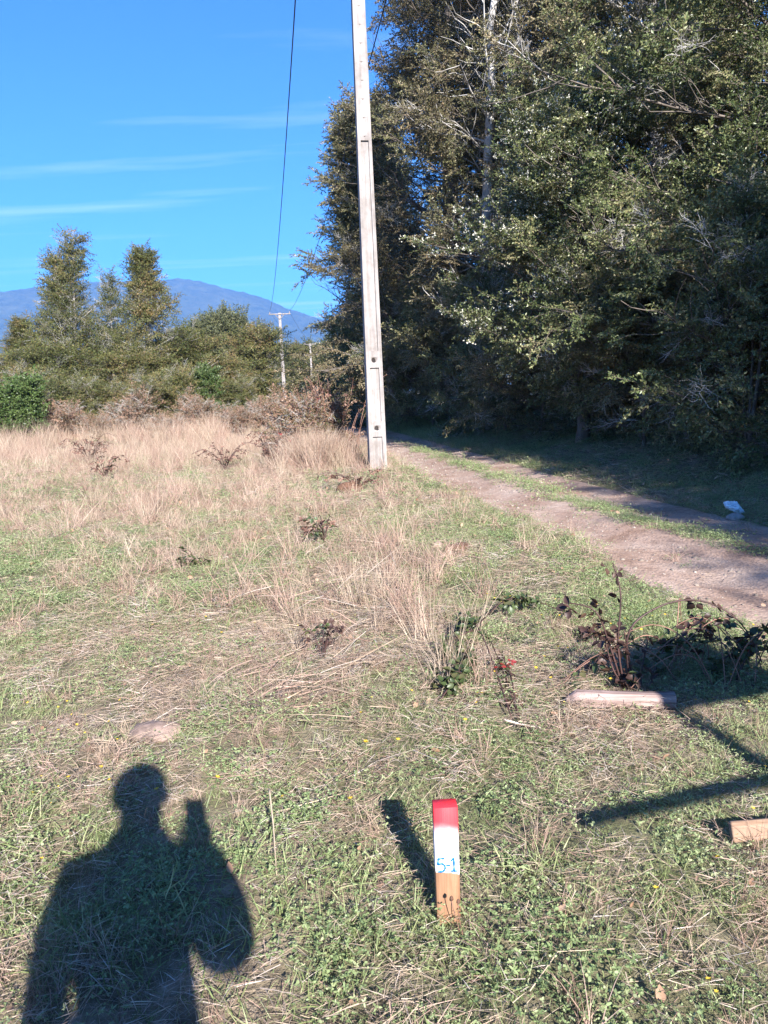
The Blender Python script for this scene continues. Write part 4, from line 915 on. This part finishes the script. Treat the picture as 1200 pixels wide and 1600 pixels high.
for ch, sts in strokes.items():
    mb = MB()
    for st in sts:
        P = [(-w_ * 0.40 + px * w_ * 0.80, -D_ / 2 - 0.0008, zl + pz * hh) for px, pz in st]
        # densify for a smooth hand-drawn line
        P = np.array(P); tt = np.linspace(0, len(P) - 1, 8 * len(P)); Q = []
        for v_ in tt:
            i = min(len(P) - 2, int(v_)); f = v_ - i; p0, p1, p2, p3 = P[max(0, i - 1)], P[i], P[i + 1], P[min(len(P) - 1, i + 2)]
            c_ = p1 * (1 - f) + p2 * f; k_ = 0.5 * ((2 * p1) + (-p0 + p2) * f + (2 * p0 - 5 * p1 + 4 * p2 - p3) * f * f + (-p0 + 3 * p1 - 3 * p2 + p3) * f ** 3); Q.append(k_ if (ch == '5' and i > 1) else c_)
        Q = np.array(Q); n = len(Q); T = np.gradient(Q, axis=0); T /= np.linalg.norm(T, axis=1)[:, None] + 1e-9; Nn = np.stack([-T[:, 2], T[:, 1] * 0, T[:, 0]], 1); ww = 0.0027 * (1 + 0.25 * np.sin(np.arange(n) * 0.9))[:, None]
        V = np.vstack([Q - Nn * ww, Q + Nn * ww, Q - Nn * ww + [0, 0.0012, 0], Q + Nn * ww + [0, 0.0012, 0]]); q = []
        for i in range(n - 1): q += [(i, i + 1, n + i + 1, n + i), (2 * n + i, i, n + i, 3 * n + i)[:0] or (2 * n + i, 2 * n + i + 1, i + 1, i), (n + i, n + i + 1, 3 * n + i + 1, 3 * n + i)]
        mb.add(V, None, q, 0, 0.5)
    o = link(nm[ch], mb.mesh(nm[ch], [M['blue_ink']]), stk); o['label'] = {'5': 'blue hand-drawn figure 5', '-': 'blue hand-drawn dash', '1': 'blue hand-drawn figure 1'}[ch]

# dry weed stalks in front of the stake foot
wd = empty('dry_weed', onground(S0.x + 0.02, S0.y - 0.075), 0); tag(wd, 'thin dry weed stalk with dark seed head before the marker stake', 'weed')
for i, (dx_, h_, lx) in enumerate([(0.004, 0.118, -0.016), (0.010, 0.108, -0.006)]):
    mb = MB(); P = [[dx_ + lx * t_ + 0.003 * math.sin(5 * t_ + i), 0, h_ * t_ - 0.01] for t_ in np.linspace(0, 1, 7)]; mb.tube(P, 0.0011, 4); st = link('stem', mb.mesh('stem', [M['cane_brown']]), wd)
    mb = MB(); e = np.array(P[-1]); mb.tube([e, e + [0, 0, .004], e + [0, 0, .010], e + [0, 0, .015]], [0.001, 0.0055, 0.005, 0.001], 7); link('seed_head', mb.mesh('seed_head', [M['dung']], True), st)

# ------------------------------------------------------------------ weathered stake lying on the grass, sawn board at the right edge
def log_():
    a = gpt(886, 1108, 0.05); b = gpt(1054, 1110, 0.05); ln = (b - a).length
    m = wood_mat('weathered_wood', (0.09, 0.06, 0.05), (0.28, 0.20, 0.18), (0.40, 0.315, 0.29), 0)
    mb = MB(); n = 14; g = np.random.default_rng(3)
    V = []; sd = 8
    ts = np.concatenate([[0, 0.02, 0.05, 0.09], np.linspace(0.13, 1, n - 4)])
    base = np.array([[-1, -0.8], [-0.2, -1], [0.7, -0.9], [1, -0.3], [0.95, 0.6], [0.3, 1], [-0.7, 0.95], [-1, 0.2]])
    for i, t_ in enumerate(ts):
        k = min(1.0, 0.35 + 0.65 * (t_ / 0.09)) if t_ < 0.09 else 1.0
        for j in range(sd):
            o_ = base[j] * 0.035 * k * (1 + g.normal(0, 0.05)); V.append([t_ * ln, o_[0] + (0.008 * (1 - k)), o_[1] - 0.012 * (1 - k)])
    n = len(ts); V += [[-0.01, 0.004, -0.012], [ln + 0.001, 0, 0]]
    i = np.arange(n - 1)[:, None] * sd; j = np.arange(sd)[None, :]; j2 = (j + 1) % sd
    q = np.stack([i + j, i + j2, i + sd + j2, i + sd + j], -1).reshape(-1, 4)
    f3 = [(n * sd, (k + 1) % sd, k) for k in range(sd)] + [(n * sd + 1, (n - 1) * sd + k, (n - 1) * sd + (k + 1) % sd) for k in range(sd)]
    mb.add(V, f3, q, 0, 0.5)
    d = b - a; o = link('wooden_stake', mb.mesh('wooden_stake', [m]), None, a, (0, -math.atan2(d.z, math.hypot(d.x, d.y)), math.atan2(d.y, d.x)))
    bevel(o, 0.003, 2)
    tag(o, 'weathered grey-pink stake with chipped point lying on the grass', 'stake')
    # sawn board
    m2 = wood_mat('sawn_pine', (0.16, 0.095, 0.06), (0.27, 0.18, 0.125), (0.33, 0.235, 0.17), 0)
    a = gpt(1141, 1325, 0.05); b = gpt(1205, 1318, 0.05); d = (b - a).normalized(); c = a + d * 0.30
    mb = MB(); mb.box((0, 0, 0), (0.60, 0.022, 0.062))
    o = link('wooden_board', mb.mesh('wooden_board', [m2]), None, c, (rad(-22), -math.asin(d.z), math.atan2(d.y, d.x))); bevel(o, 0.005, 2)
    tag(o, 'pale sawn timber piece cut off by the right edge', 'timber')
log_()

# ------------------------------------------------------------------ stones, clods, litter
def lump(name, label, cat, p, size, mat, seed, rz=0.0, sink=0.25):
    g = np.random.default_rng(seed); import bmesh
    bm = bmesh.new(); bmesh.ops.create_icosphere(bm, subdivisions=3, radius=1.0)
    off = g.uniform(0, 50)
    for v in bm.verts:
        c = v.co.copy(); k = 1 + 0.35 * (float(fbm(c.x * 1.4 + off, c.y * 1.4 + c.z * 1.1 + off, seed, 3)) - 0.5) * 2
        v.co = Vector((c.x * size[0] * k, c.y * size[1] * k, c.z * size[2] * k))
    me = bpy.data.meshes.new(name); bm.to_mesh(me); bm.free(); me.materials.append(mat)
    for p_ in me.polygons: p_.use_smooth = True
    o = link(name, me, None, (p[0], p[1], p[2] + size[2] * (1 - 2 * sink)), (0, 0, rz)); tag(o, label, cat); return o
lump('flat_stone', 'flat pinkish stone half hidden in grass near the photographer shadow', 'stone', gpt(243, 1152), (0.11, 0.09, 0.045), M['stone'], 5, 0.2, 0.36)
lump('stone', 'small pale rounded stone beside the brown clod', 'stone', gpt(684, 855), (0.055, 0.05, 0.04), M['stone'], 6)
lump('dung_clod', 'dark brown dung clod on the green verge', 'clod', gpt(717, 859), (0.14, 0.10, 0.055), M['dung'], 7, 0.1)
lump('dung_clod', 'rusty brown clod at the foot of the pole', 'clod', gpt(548, 768), (0.20, 0.14, 0.10), M['dung'], 8, 0.3)
lump('grey_stone', 'grey stone under the blue-white plastic bag', 'stone', gpt(1148, 806), (0.09, 0.07, 0.05), M['stone_grey'], 9)
def bag():
    import bmesh
    p = gpt(1150, 803); g = np.random.default_rng(10); bm = bmesh.new(); bmesh.ops.create_icosphere(bm, subdivisions=4, radius=1.0)
    for v in bm.verts:
        c = v.co.copy(); k = 1.15 - 0.9 * abs(float(fbm(c.x * 2.6 + 7, c.y * 2.6 + c.z * 2.2, 44, 3)) - 0.5) * 2 - 0.35 * abs(float(fbm(c.x * 7 + 3, c.y * 7 + c.z * 6, 45, 2)) - 0.5); tp = 1 - 0.35 * max(0, c.x)
        v.co = Vector((c.x * 0.115 * k, c.y * 0.06 * k * tp, c.z * 0.055 * k * tp - max(0, c.x) * 0.03))
    me = bpy.data.meshes.new('plastic_bag'); bm.to_mesh(me); bm.free(); me.materials.append(M['bag'])
    o = link('plastic_bag', me, None, (p.x - 0.005, p.y + 0.03, p.z + 0.115), (0, 0.35, -0.1)); tag(o, 'crumpled blue-white plastic bag lying beyond the track', 'plastic bag')
bag()
def stick(label, pts, r, mat, cat='stick', name='dry_stick'):
    P = np.array(pts, float); t = np.arange(len(P)); tt = np.linspace(0, len(P) - 1, 5 * len(P)); Q = np.stack([np.interp(tt, t, P[:, k]) for k in range(3)], 1)
    mb = MB(); mb.tube(Q, np.linspace(r, r * 0.5, len(Q)), 5); tag(link(name, mb.mesh(name, [mat], True)), label, cat)
M['stick'] = plain('bleached_stick', (0.55, 0.46, 0.38), 0.8, 0.2, var=0.25, scale=20)
M['stem'] = plain('straw_stem', (0.42, 0.335, 0.24), 0.75, 0.2, var=0.2, scale=10)
def gp(px, py, dz): p = gpt(px, py, dz); return (p.x, p.y, p.z)
stick('short pale stick lying below the red-leaved bramble', [gp(788, 1141, 0.03), gp(815, 1147, 0.025), gp(846, 1152, 0.03)], 0.006, M['stick'])
stick('long pale straw stem slanting across the tan grass', [gp(450, 1112, 0.03), gp(520, 1078, 0.05), gp(610, 1026, 0.06), gp(692, 975, 0.05)], 0.0035, M['stem'], 'straw stem', 'straw_stem')
stick('bleached straw stem lying left of the marker stake', [gp(425, 1292, 0.12), gp(430, 1330, 0.06), gp(434, 1395, 0.015)], 0.0035, M['stem'], 'straw stem', 'straw_stem')
stick('pale straw stem pointing towards the marker stake shadow', [gp(432, 1290, 0.03), gp(500, 1272, 0.035), gp(566, 1254, 0.03)], 0.003, M['stem'], 'straw stem', 'straw_stem')
stick('bent straw stem in front of the marker stake to its right', [gp(828, 1562, 0.03), gp(872, 1516, 0.05), gp(960, 1513, 0.04)], 0.0018, M['stem'], 'straw stem', 'straw_stem')
stick('long thin straw stem across the green grass on the left', [gp(255, 1053, 0.03), gp(330, 1010, 0.04), gp(410, 985, 0.03)], 0.0035, M['stem'], 'straw stem', 'straw_stem')

# ------------------------------------------------------------------ brambles
def leaf_mesh(mat, seed):
    g = np.random.default_rng(seed); mb = MB()
    for k, (a, s) in enumerate(((0, 1.0), (1.25, 0.8), (-1.25, 0.8))):
        d = np.array([math.cos(a), math.sin(a), -0.15 + g.normal(0, .15)]); n = np.array([0, 0, 1.0]) + g.normal(0, .25, 3); d = unit(d); sd = unit(np.cross(d, n)); nn = np.cross(sd, d)
        L_ = 0.055 * s; W_ = 0.042 * s; p = d * 0.012; prof = [(0, 0), (0.15, 0.55), (0.4, 1.0), (0.7, 0.75), (1.0, 0)]
        V = [p + d * L_ * t_ - nn * 0.006 * math.sin(t_ * 3) for t_, _ in prof] + [p + d * L_ * t_ + sd * W_ * .5 * w_ + nn * .007 * w_ for t_, w_ in prof[1:4]] + [p + d * L_ * t_ - sd * W_ * .5 * w_ + nn * .007 * w_ for t_, w_ in prof[1:4]]
        f3 = [(0, 1, 5), (3, 4, 7), (0, 8, 1), (3, 10, 4)]; f4 = [(1, 2, 6, 5), (2, 3, 7, 6), (1, 8, 9, 2), (2, 9, 10, 3)]
        mb.add(V, f3, f4, 0, g.random())
    mb.tube([[-0.03, 0, 0], [0, 0, 0.004], [0.012, 0, 0]], 0.0012, 3, 1, 0.5, False)
    return mb.mesh('leaf', [mat, M['cane']])
BL = {k: [leaf_mesh(M[k], 600 + i) for i in range(3)] for k in ('bramble_leaf', 'bramble_purple', 'bramble_brown', 'bramble_red')}
def bramble(name, label, base, canes, leaves, seed, cat='bramble', r=0.0048, lsc=1.0, canem='cane'):
    """canes: list of polylines in world coordinates; leaves: list of (kind, count, cane index or None)"""
    g = np.random.default_rng(seed); root = empty(name, base); tag(root, label, cat); b = np.array(base); Qs = []
    for c in canes:
        P = np.array(c, float) - b; t = np.arange(len(P)); n = 4 * len(P) + 6
        # smooth curve (Catmull-Rom)
        tt = np.linspace(0, len(P) - 1, n); Q = []
        for v in tt:
            i = min(len(P) - 2, int(v)); f = v - i; p0 = P[max(0, i - 1)]; p1 = P[i]; p2 = P[i + 1]; p3 = P[min(len(P) - 1, i + 2)]
            Q.append(0.5 * ((2 * p1) + (-p0 + p2) * f + (2 * p0 - 5 * p1 + 4 * p2 - p3) * f * f + (-p0 + 3 * p1 - 3 * p2 + p3) * f ** 3))
        Q = np.array(Q); mb = MB(); mb.tube(Q, np.linspace(r, r * 0.55, n), 5)
        for k in range(n // 2):      # prickles
            i = g.integers(1, n - 1); d = unit(g.normal(0, 1, 3)); mb.tube([Q[i], Q[i] + d * r * 2.6], [r * 0.5, r * 0.05], 3, 0, 0.5, False)
        link('cane', mb.mesh('cane', [M[canem]]), root); Qs.append(Q)
    for kind, cnt, ci in leaves:
        for k in range(cnt):
            Q = Qs[ci if ci is not None else g.integers(len(Qs))]; i = int(len(Q) * (0.25 + 0.75 * g.random())); i = min(i, len(Q) - 1)
            p = Q[i] + g.normal(0, 0.018, 3); o = link('leaf', BL[kind][g.integers(3)], root, p, (g.normal(0, .5), g.normal(0.2, .5), g.uniform(0, 6.28))); s = lsc * (0.6 + 0.6 * g.random()); o.scale = (s, s, s)
    return root
def W(px, py, Y): p = at(px, py, Y); return (p.x, p.y, p.z)
B0 = gpt(985, 1082); yb = B0.y
bramble('bramble', 'arching prickly bramble with purple leaves above the lying stake', B0,
        [[W(978, 1085, yb), W(966, 1010, yb), W(970, 930, yb + .02), W(958, 880, yb + .05)],
         [W(985, 1080, yb), W(982, 990, yb), W(1030, 948, yb + .03), W(1090, 938, yb + .05), W(1145, 962, yb + .03), W(1178, 1005, yb), W(1190, 1035, yb)],
         [W(1150, 1062, yb + .05), W(1170, 1020, yb + .05), W(1200, 975, yb + .05), W(1225, 945, yb + .05)],
         [W(975, 1080, yb), W(950, 1000, yb), W(930, 955, yb), W(890, 942, yb + .05)],
         [W(990, 1085, yb), W(985, 1040, yb), W(975, 985, yb)], [W(1000, 1085, yb), W(1004, 1040, yb + .03), W(1012, 1000, yb + .1)],
         [W(1010, 1080, yb + .1), W(1040, 1010, yb + .2), W(1065, 995, yb + .25)], [W(1100, 1080, yb + .1), W(1130, 1030, yb + .15), W(1180, 1010, yb + .15)], [W(985, 1080, yb), W(960, 1050, yb - .02), W(945, 1000, yb)]],
        [('bramble_purple', 6, 0), ('bramble_purple', 6, 1), ('bramble_leaf', 4, 1), ('bramble_purple', 8, 3), ('bramble_leaf', 18, 6), ('bramble_leaf', 26, 7), ('bramble_red', 1, 7), ('bramble_purple', 10, 8), ('bramble_leaf', 8, 2)], 81, lsc=1.0, r=0.0055)
def tangle():
    g = np.random.default_rng(181); cs = []; b = gpt(1110, 1065)
    for i in range(22):
        p = np.array(gpt(g.uniform(985, 1215), g.uniform(1030, 1085))); a = g.random() * 6.28; L_ = g.uniform(0.2, 0.5); h_ = g.uniform(0.12, 0.34)
        d = np.array([math.cos(a), math.sin(a) * 0.6, 0]) * L_
        cs.append([p, p + d * .25 + [0, 0, h_ * .7], p + d * .6 + [0, 0, h_], p + d + [0, 0, h_ * .75], p + d * 1.3 + [0, 0, h_ * .3]])
    bramble('bramble_thicket', 'dark tangled bramble thicket in the shadow beyond the lying stake', b, cs, [('bramble_leaf', 36, None), ('bramble_purple', 34, None)], 182, r=0.0032, lsc=0.9, canem='cane_brown')
tangle()
B1 = gpt(712, 1095)
def C2(*pts): return [gp(*p) for p in pts]
bramble('low_bramble', 'low dark green bramble trailing across the grass, centre', B1,
        [C2((800, 1135, .02), (770, 1070, .10), (745, 1025, .14), (720, 1010, .10), (700, 1050, .03)), C2((745, 1025, .13), (790, 975, .14), (835, 965, .10), (900, 975, .04)), C2((740, 1028, .12), (700, 1045, .09), (690, 1090, .02)), C2((690, 1110, .03), (715, 1090, .09), (735, 1050, .10)), C2((890, 990, .02), (925, 1003, .07), (950, 1018, .05))],
        [('bramble_leaf', 20, 0), ('bramble_leaf', 42, 3), ('bramble_leaf', 34, 2), ('bramble_leaf', 22, 1), ('bramble_purple', 16, 4)], 82, lsc=1.0, r=0.0045)
B2 = gpt(800, 1125)
bramble('red_bramble', 'short bramble sprig with bright red leaves above the pale stick', B2,
        [C2((812, 1135, .02), (790, 1085, .06), (768, 1045, .12)), C2((808, 1130, .02), (800, 1090, .06), (785, 1055, .08))], [('bramble_red', 4, 1), ('bramble_red', 1, 0), ('bramble_purple', 5, 0), ('bramble_leaf', 8, 0)], 83, lsc=0.62)
bramble('hanging_vine', 'reddish vine hanging down from the white-blossomed tree', Vector(W(838, 415, 14.9)), [[W(838, 415, 14.9), W(835, 460, 14.8), W(829, 500, 14.75), W(828, 526, 14.7)]], [('bramble_leaf', 14, 0)], 95, cat='vine', r=0.012, lsc=1.8)
def sprig(px, py, label, seed, mix, sc=0.8, n=5, hgt_=0.22, spr=0.25):
    g = np.random.default_rng(seed); b = gpt(px, py); cs = []
    for i in range(n):
        a = g.random() * 6.28; d = np.array([math.cos(a) * spr, math.sin(a) * spr, hgt_]) * (0.5 + 0.7 * g.random()); p = np.array(b)
        cs.append([p, p + d * np.array([.35, .35, .7]), p + d * np.array([.75, .75, 1.0]), p + d * np.array([1.15, 1.15, .85])])
    bramble('low_bramble', label, b, cs, mix, seed, lsc=sc)
sprig(508, 850, 'small dark bramble tuft in the tan grass before the pole', 84, [('bramble_leaf', 16, None), ('bramble_brown', 22, None)], 0.9, 8, 0.20, 0.35)
sprig(505, 1035, 'withered purple bramble sprig in the tan grass', 85, [('bramble_purple', 12, None), ('bramble_leaf', 4, None)], 0.7, 4, 0.2, 0.12)
sprig(310, 885, 'tiny dark bramble tuft in the left green field', 86, [('bramble_leaf', 14, None)], 0.9, 4, 0.14, 0.2)
sprig(140, 725, 'brown bramble clump at the far left of the field', 87, [('bramble_brown', 130, None)], 0.95, 26, 0.6, 0.55)
sprig(165, 752, 'smaller brown bramble sprig before the far left clump', 88, [('bramble_brown', 60, None), ('bramble_leaf', 8, None)], 0.9, 14, 0.4, 0.35)
sprig(560, 765, 'rusty bramble sprig at the pole foot', 89, [('bramble_brown', 70, None)], 0.9, 16, 0.25, 0.45)
sprig(425, 735, 'reddish bramble sprig left of the dry grass clump', 90, [('bramble_brown', 90, None), ('bramble_red', 3, None)], 0.9, 18, 0.7, 0.35)
sprig(352, 735, 'brown bramble sprig in the pink grass, middle distance', 96, [('bramble_brown', 90, None)], 0.9, 20, 0.45, 0.55)
# bramble clump with bare purple stems left of the near pole
def clump():
    b = gpt(505, 722); b = Vector((b.x, b.y + 0.9, hz(b.x, b.y + 0.9))); g = np.random.default_rng(91); cs = []
    for i in range(46):
        a = g.random() * 6.28; p = np.array(b) + [g.normal(0, .32), g.normal(0, .25), 0]; d = np.array([math.cos(a) * g.uniform(.15, .8), math.sin(a) * .4, g.uniform(1.1, 1.95)])
        cs.append([p, p + d * [.25, .25, .5], p + d * [.6, .6, .85] + g.normal(0, .05, 3), p + d + g.normal(0, .08, 3) + [0, 0, -0.1 * g.random()]])
    bramble('bramble_clump', 'dead purple-stemmed bramble clump left of the near pole', b, cs, [('bramble_purple', 60, None), ('bramble_brown', 60, None), ('bramble_red', 3, None)], 92, r=0.007, lsc=1.2, canem='cane_brown')
clump()
def dry_clump():
    g = np.random.default_rng(93); b = gpt(488, 735); n = 260
    root = empty('dry_grass_clump', b); tag(root, 'tall pinkish dry grass clump left of the near pole', 'dry grass')
    x = g.normal(0, 0.42, n); y = g.normal(0.45, 0.3, n); k = np.exp(-(x / 0.7) ** 2)
    P = np.stack([x, y, hgt(x + b.x, y + b.y) - b.z - 0.02], 1); rot = np.stack([g.normal(0, .16, n), g.normal(0, .16, n), g.uniform(0, 6.28, n)], 1)
    o = scatter_obj('stems', P, rot, (0.9 + 0.75 * k) * g.uniform(0.8, 1.15, n), g.integers(0, 4, n), g_tall, root); o['kind'] = 'stuff'
dry_clump()
mq = gpt(478, 722)
shrub('bramble_mound', 'reddish-brown bramble mound behind the dry grass clump by the pole', (mq.x, mq.y + 0.7), 0.75, 0.75, 'red', 75, None, 0.6, n1=34, n2=6, cat='bramble', bare=0.3, bark=M['cane_brown'])

# ------------------------------------------------------------------ the photographer (throws the shadow), phone, added shadow-casting frame beside
def skin_body(name, verts, edges, radii, root, mats, pick, parent):
    me = bpy.data.meshes.new(name + '_skeleton'); me.from_pydata(verts, edges, []); o = bpy.data.objects.new(name + '_skeleton', me); COL.objects.link(o)
    sk = o.modifiers.new('skin', 'SKIN'); sk.use_smooth_shade = True
    sv = me.skin_vertices[0].data if me.skin_vertices else None
    if sv is None:
        bpy.context.view_layer.objects.active = o; bpy.ops.object.modifier_remove(modifier='skin') if False else None
    for i, r in enumerate(radii): me.skin_vertices[0].data[i].radius = r if isinstance(r, tuple) else (r, r)
    me.skin_vertices[0].data[root].use_root = True
    sb_ = o.modifiers.new('sub', 'SUBSURF'); sb_.levels = 2; sb_.render_levels = 2
    dg = bpy.context.evaluated_depsgraph_get(); dg.update(); em = bpy.data.meshes.new_from_object(o.evaluated_get(dg)); em.name = name
    bpy.data.objects.remove(o)
    em.materials.clear()
    for m in mats: em.materials.append(m)
    for p in em.polygons: p.use_smooth = True; p.material_index = pick(p.center)
    return link(name, em, parent)
M['jacket'] = plain('navy_jacket', (0.03, 0.04, 0.07), 0.8, 0.2)
M['trousers'] = plain('dark_trousers', (0.05, 0.05, 0.055), 0.85, 0.2)
M['skin'] = plain('skin', (0.50, 0.31, 0.22), 0.5, 0.4, var=0.06)
M['hair'] = plain('dark_hair', (0.02, 0.015, 0.012), 0.5, 0.4)
M['boots'] = plain('brown_boots', (0.07, 0.045, 0.03), 0.6, 0.3)
M['phone'] = plain('black_phone', (0.012, 0.012, 0.014), 0.2, 0.5)
M['eye'] = plain('eye_white', (0.7, 0.68, 0.66), 0.3, 0.5)
def person():
    cx, cy = -0.10, -0.36; z0 = hz(cx, cy)
    root = empty('person', (cx, cy, z0)); tag(root, 'person in dark jacket holding up a phone, seen as the shadow at lower left', 'person')
    k = 1.0
    V = []; E = []; Rr = []
    def v(p, r, par=None):
        V.append(p); Rr.append(r); i = len(V) - 1
        if par is not None: E.append((par, i))
        return i
    pel = v((-0.012, 0, 0.95), (0.215, 0.15)); wa = v((0.02, 0.0, 1.10), (0.215, 0.145), pel); ch = v((0.012, -0.01, 1.28), (0.215, 0.14), wa); uc = v((0, -0.01, 1.43), (0.16, 0.10), ch)
    nk = v((0, 0.01, 1.53), 0.078, uc); hb = v((0, 0.03, 1.61), (0.075, 0.085), nk); hm = v((0, 0.035, 1.69), (0.085, 0.10), hb); ht = v((0, 0.025, 1.77), (0.07, 0.085), hm)
    # left arm hangs slightly out
    a = v((-0.19, -0.01, 1.44), 0.072, uc); a = v((-0.205, -0.02, 1.28), 0.062, a); a = v((-0.195, -0.02, 1.14), 0.056, a); a = v((-0.16, 0.05, 1.00), 0.062, a); wl = v((-0.14, 0.12, 0.90), 0.040, a)
    # right arm raised to the phone at (0.10, 0.36 - 0.03, 1.40) in local space
    a = v((0.18, -0.01, 1.42), 0.085, uc); a = v((0.225, 0.03, 1.29), 0.085, a); a = v((0.24, 0.07, 1.20), 0.082, a); a = v((0.215, 0.18, 1.26), 0.066, a); wr = v((0.155, 0.28, 1.34), 0.040, a)
    for s in (-1, 1):
        a = v((s * 0.10, 0, 0.86), (0.10, 0.11), pel); a = v((s * 0.115, 0.01, 0.66), 0.088, a); a = v((s * 0.125, 0.01, 0.48), 0.066, a); a = v((s * 0.13, -0.02, 0.30), 0.062, a); a = v((s * 0.135, -0.02, 0.09), 0.047, a); a = v((s * 0.14, 0.02, 0.045), (0.05, 0.045), a); v((s * 0.155, 0.17, 0.04), (0.045, 0.035), a)
    # hands: palm + five fingers each
    def hand(w, dirv, side, curl, up):
        d = Vector(dirv).normalized(); u_ = Vector(up).normalized(); s_ = d.cross(u_).normalized()
        w0 = Vector(V[w]); pm = v(tuple(w0 + d * 0.055), (0.026, 0.018), w)
        for f, (o_, ln) in enumerate(((-0.030, 0.062), (-0.010, 0.074), (0.010, 0.070), (0.030, 0.054))):
            b_ = w0 + d * 0.085 + s_ * o_; i = v(tuple(b_), 0.0095, pm); i = v(tuple(b_ + d * ln * .5 + u_ * curl * .5), 0.0085, i); v(tuple(b_ + d * ln * .8 + u_ * curl * 1.2), 0.0075, i)
        b_ = w0 + d * 0.03 + s_ * (0.035 * side); i = v(tuple(b_), 0.011, pm); i = v(tuple(b_ + d * 0.03 + s_ * 0.018 * side + u_ * curl * .5), 0.010, i); v(tuple(b_ + d * 0.055 + s_ * 0.015 * side + u_ * curl), 0.009, i)
    hand(wl, (0, 0.25, -1), 1, 0.022, (0.9, 0.2, 0)); hand(wr, (-0.75, 0.45, 0.45), -1, 0.018, (0, 0.7, -0.7))
    def pick(c):
        if c.z > 1.53 and abs(c.x) < 0.14: return 2
        if c.z < 0.12: return 3
        if c.z < 0.84 and abs(c.x) < 0.22: return 1
        if c.z < 0.88 and c.x < -0.10 and c.y > 0.10: return 2
        if c.y > 0.275 and c.z > 1.3: return 2
        return 0
    skin_body('body', V, E, Rr, 0, [M['jacket'], M['trousers'], M['skin'], M['boots']], pick, root)
    import bmesh
    def ell(name, c, r, mat, f=None):
        bm = bmesh.new(); bmesh.ops.create_uvsphere(bm, u_segments=24, v_segments=16, radius=1.0)
        for q in bm.verts:
            p = q.co.copy()
            if f: p = f(p)
            q.co = Vector((c[0] + p.x * r[0], c[1] + p.y * r[1], c[2] + p.z * r[2]))
        me = bpy.data.meshes.new(name); bm.to_mesh(me); bm.free(); me.materials.append(mat)
        for p in me.polygons: p.use_smooth = True
        return link(name, me, root)
    ell('hair', (0, 0.0, 1.735), (0.098, 0.112, 0.092), M['hair'], lambda p: Vector((p.x, p.y * (1.0 if p.y < 0 else 0.9), max(p.z, -0.55 + 0.75 * max(0, p.y + 0.2)))))
    ell('nose', (0, 0.135, 1.675), (0.015, 0.022, 0.026), M['skin'])
    ell('mouth', (0, 0.118, 1.630), (0.026, 0.012, 0.007), plain('lips', (0.42, 0.18, 0.15)))
    for s in (-1, 1):
        ell('eye', (s * 0.034, 0.117, 1.70), (0.013, 0.010, 0.009), M['eye']); ell('ear', (s * 0.09, 0.03, 1.685), (0.012, 0.022, 0.034), M['skin'])
    mb = MB(); mb.tube([[0, 0, 1.47], [0, 0.0, 1.53], [0, 0.005, 1.56]], [0.13, 0.105, 0.095], 16); link('collar', mb.mesh('collar', [M['jacket']], True), root)
    return root
person()
ph = empty('phone', (0.004, -0.020, H - 0.055)); tag(ph, 'black phone held upright by the photographer', 'phone')
mb = MB(); mb.box((0, 0, 0), (0.074, 0.008, 0.155)); bevel(link('body', mb.mesh('body', [M['phone']]), ph), 0.003, 2)
mb = MB(); mb.tube([[-0.004, 0.0035, 0.055], [-0.004, 0.0065, 0.055]], 0.006, 16); link('lens', mb.mesh('lens', [M['phone']]), ph)

# made-up timber frame out of view, shaped to cast the lower-right shadows
ca, sa_ = math.cos(rad(-SUN_AZ)), math.sin(rad(-SUN_AZ))
def us(u, s): return Vector((ca * u - sa_ * s, sa_ * u + ca * s, 0))
def frame():
    k = H / 1.5; tn = math.tan(rad(SUN_EL)); s0 = -0.15
    b = us(2.13 * k, s0); root = empty('shadow_frame', (b.x, b.y, hz(b.x, b.y)), math.atan2(sa_, ca)); tag(root, 'unseen timber frame added to cast the shadows at lower right', 'added shadow caster')
    m = wood_mat('frame_timber', (0.25, 0.18, 0.13), (0.36, 0.27, 0.20), (0.44, 0.34, 0.26))
    zz = lambda s: (s - s0) * tn
    def bx(n, c, sz, bv=0.01): mb = MB(); mb.box(c, sz); bevel(link(n, mb.mesh(n, [m]), root), bv)
    bx('post', (0.0, 0, zz(3.2 * k) / 2 - 0.1), (0.09, 0.07, zz(3.2 * k) + 0.2))
    bx('post', (0.66 * k, 0, zz(3.2 * k) / 2 - 0.1), (0.09, 0.07, zz(3.2 * k) + 0.2))
    bx('rail', (-0.44 * k, 0, zz(2.21 * k)), (0.90 * k, 0.05, 0.038))
    bx('board', (0.34 * k, -0.05, (zz(2.9 * k) + zz(3.66 * k)) / 2), (0.80 * k, 0.03, zz(3.66 * k) - zz(2.9 * k)), 0.012)
frame()

# ------------------------------------------------------------------ air
def haze():
    m = bpy.data.materials.new('haze_air'); m.use_nodes = True; nt = m.node_tree; nt.nodes.clear()
    o_ = nt.nodes.new('ShaderNodeOutputMaterial'); v = nt.nodes.new('ShaderNodeVolumePrincipled'); v.inputs['Color'].default_value = (0.17, 0.42, 1.0, 1); v.inputs['Density'].default_value = 0.00012; v.inputs['Anisotropy'].default_value = 0.0
    nt.links.new(v.outputs[0], o_.inputs['Volume'])
    mb = MB(); mb.box((0, 3200, 540), (19000, 13500, 1110)); o = link('haze', mb.mesh('haze', [m])); tag(o, 'thin blue haze in the air before the far mountain', 'haze', kind='stuff')
haze()
print('TREES', TREES, 'objects', len(bpy.data.objects))
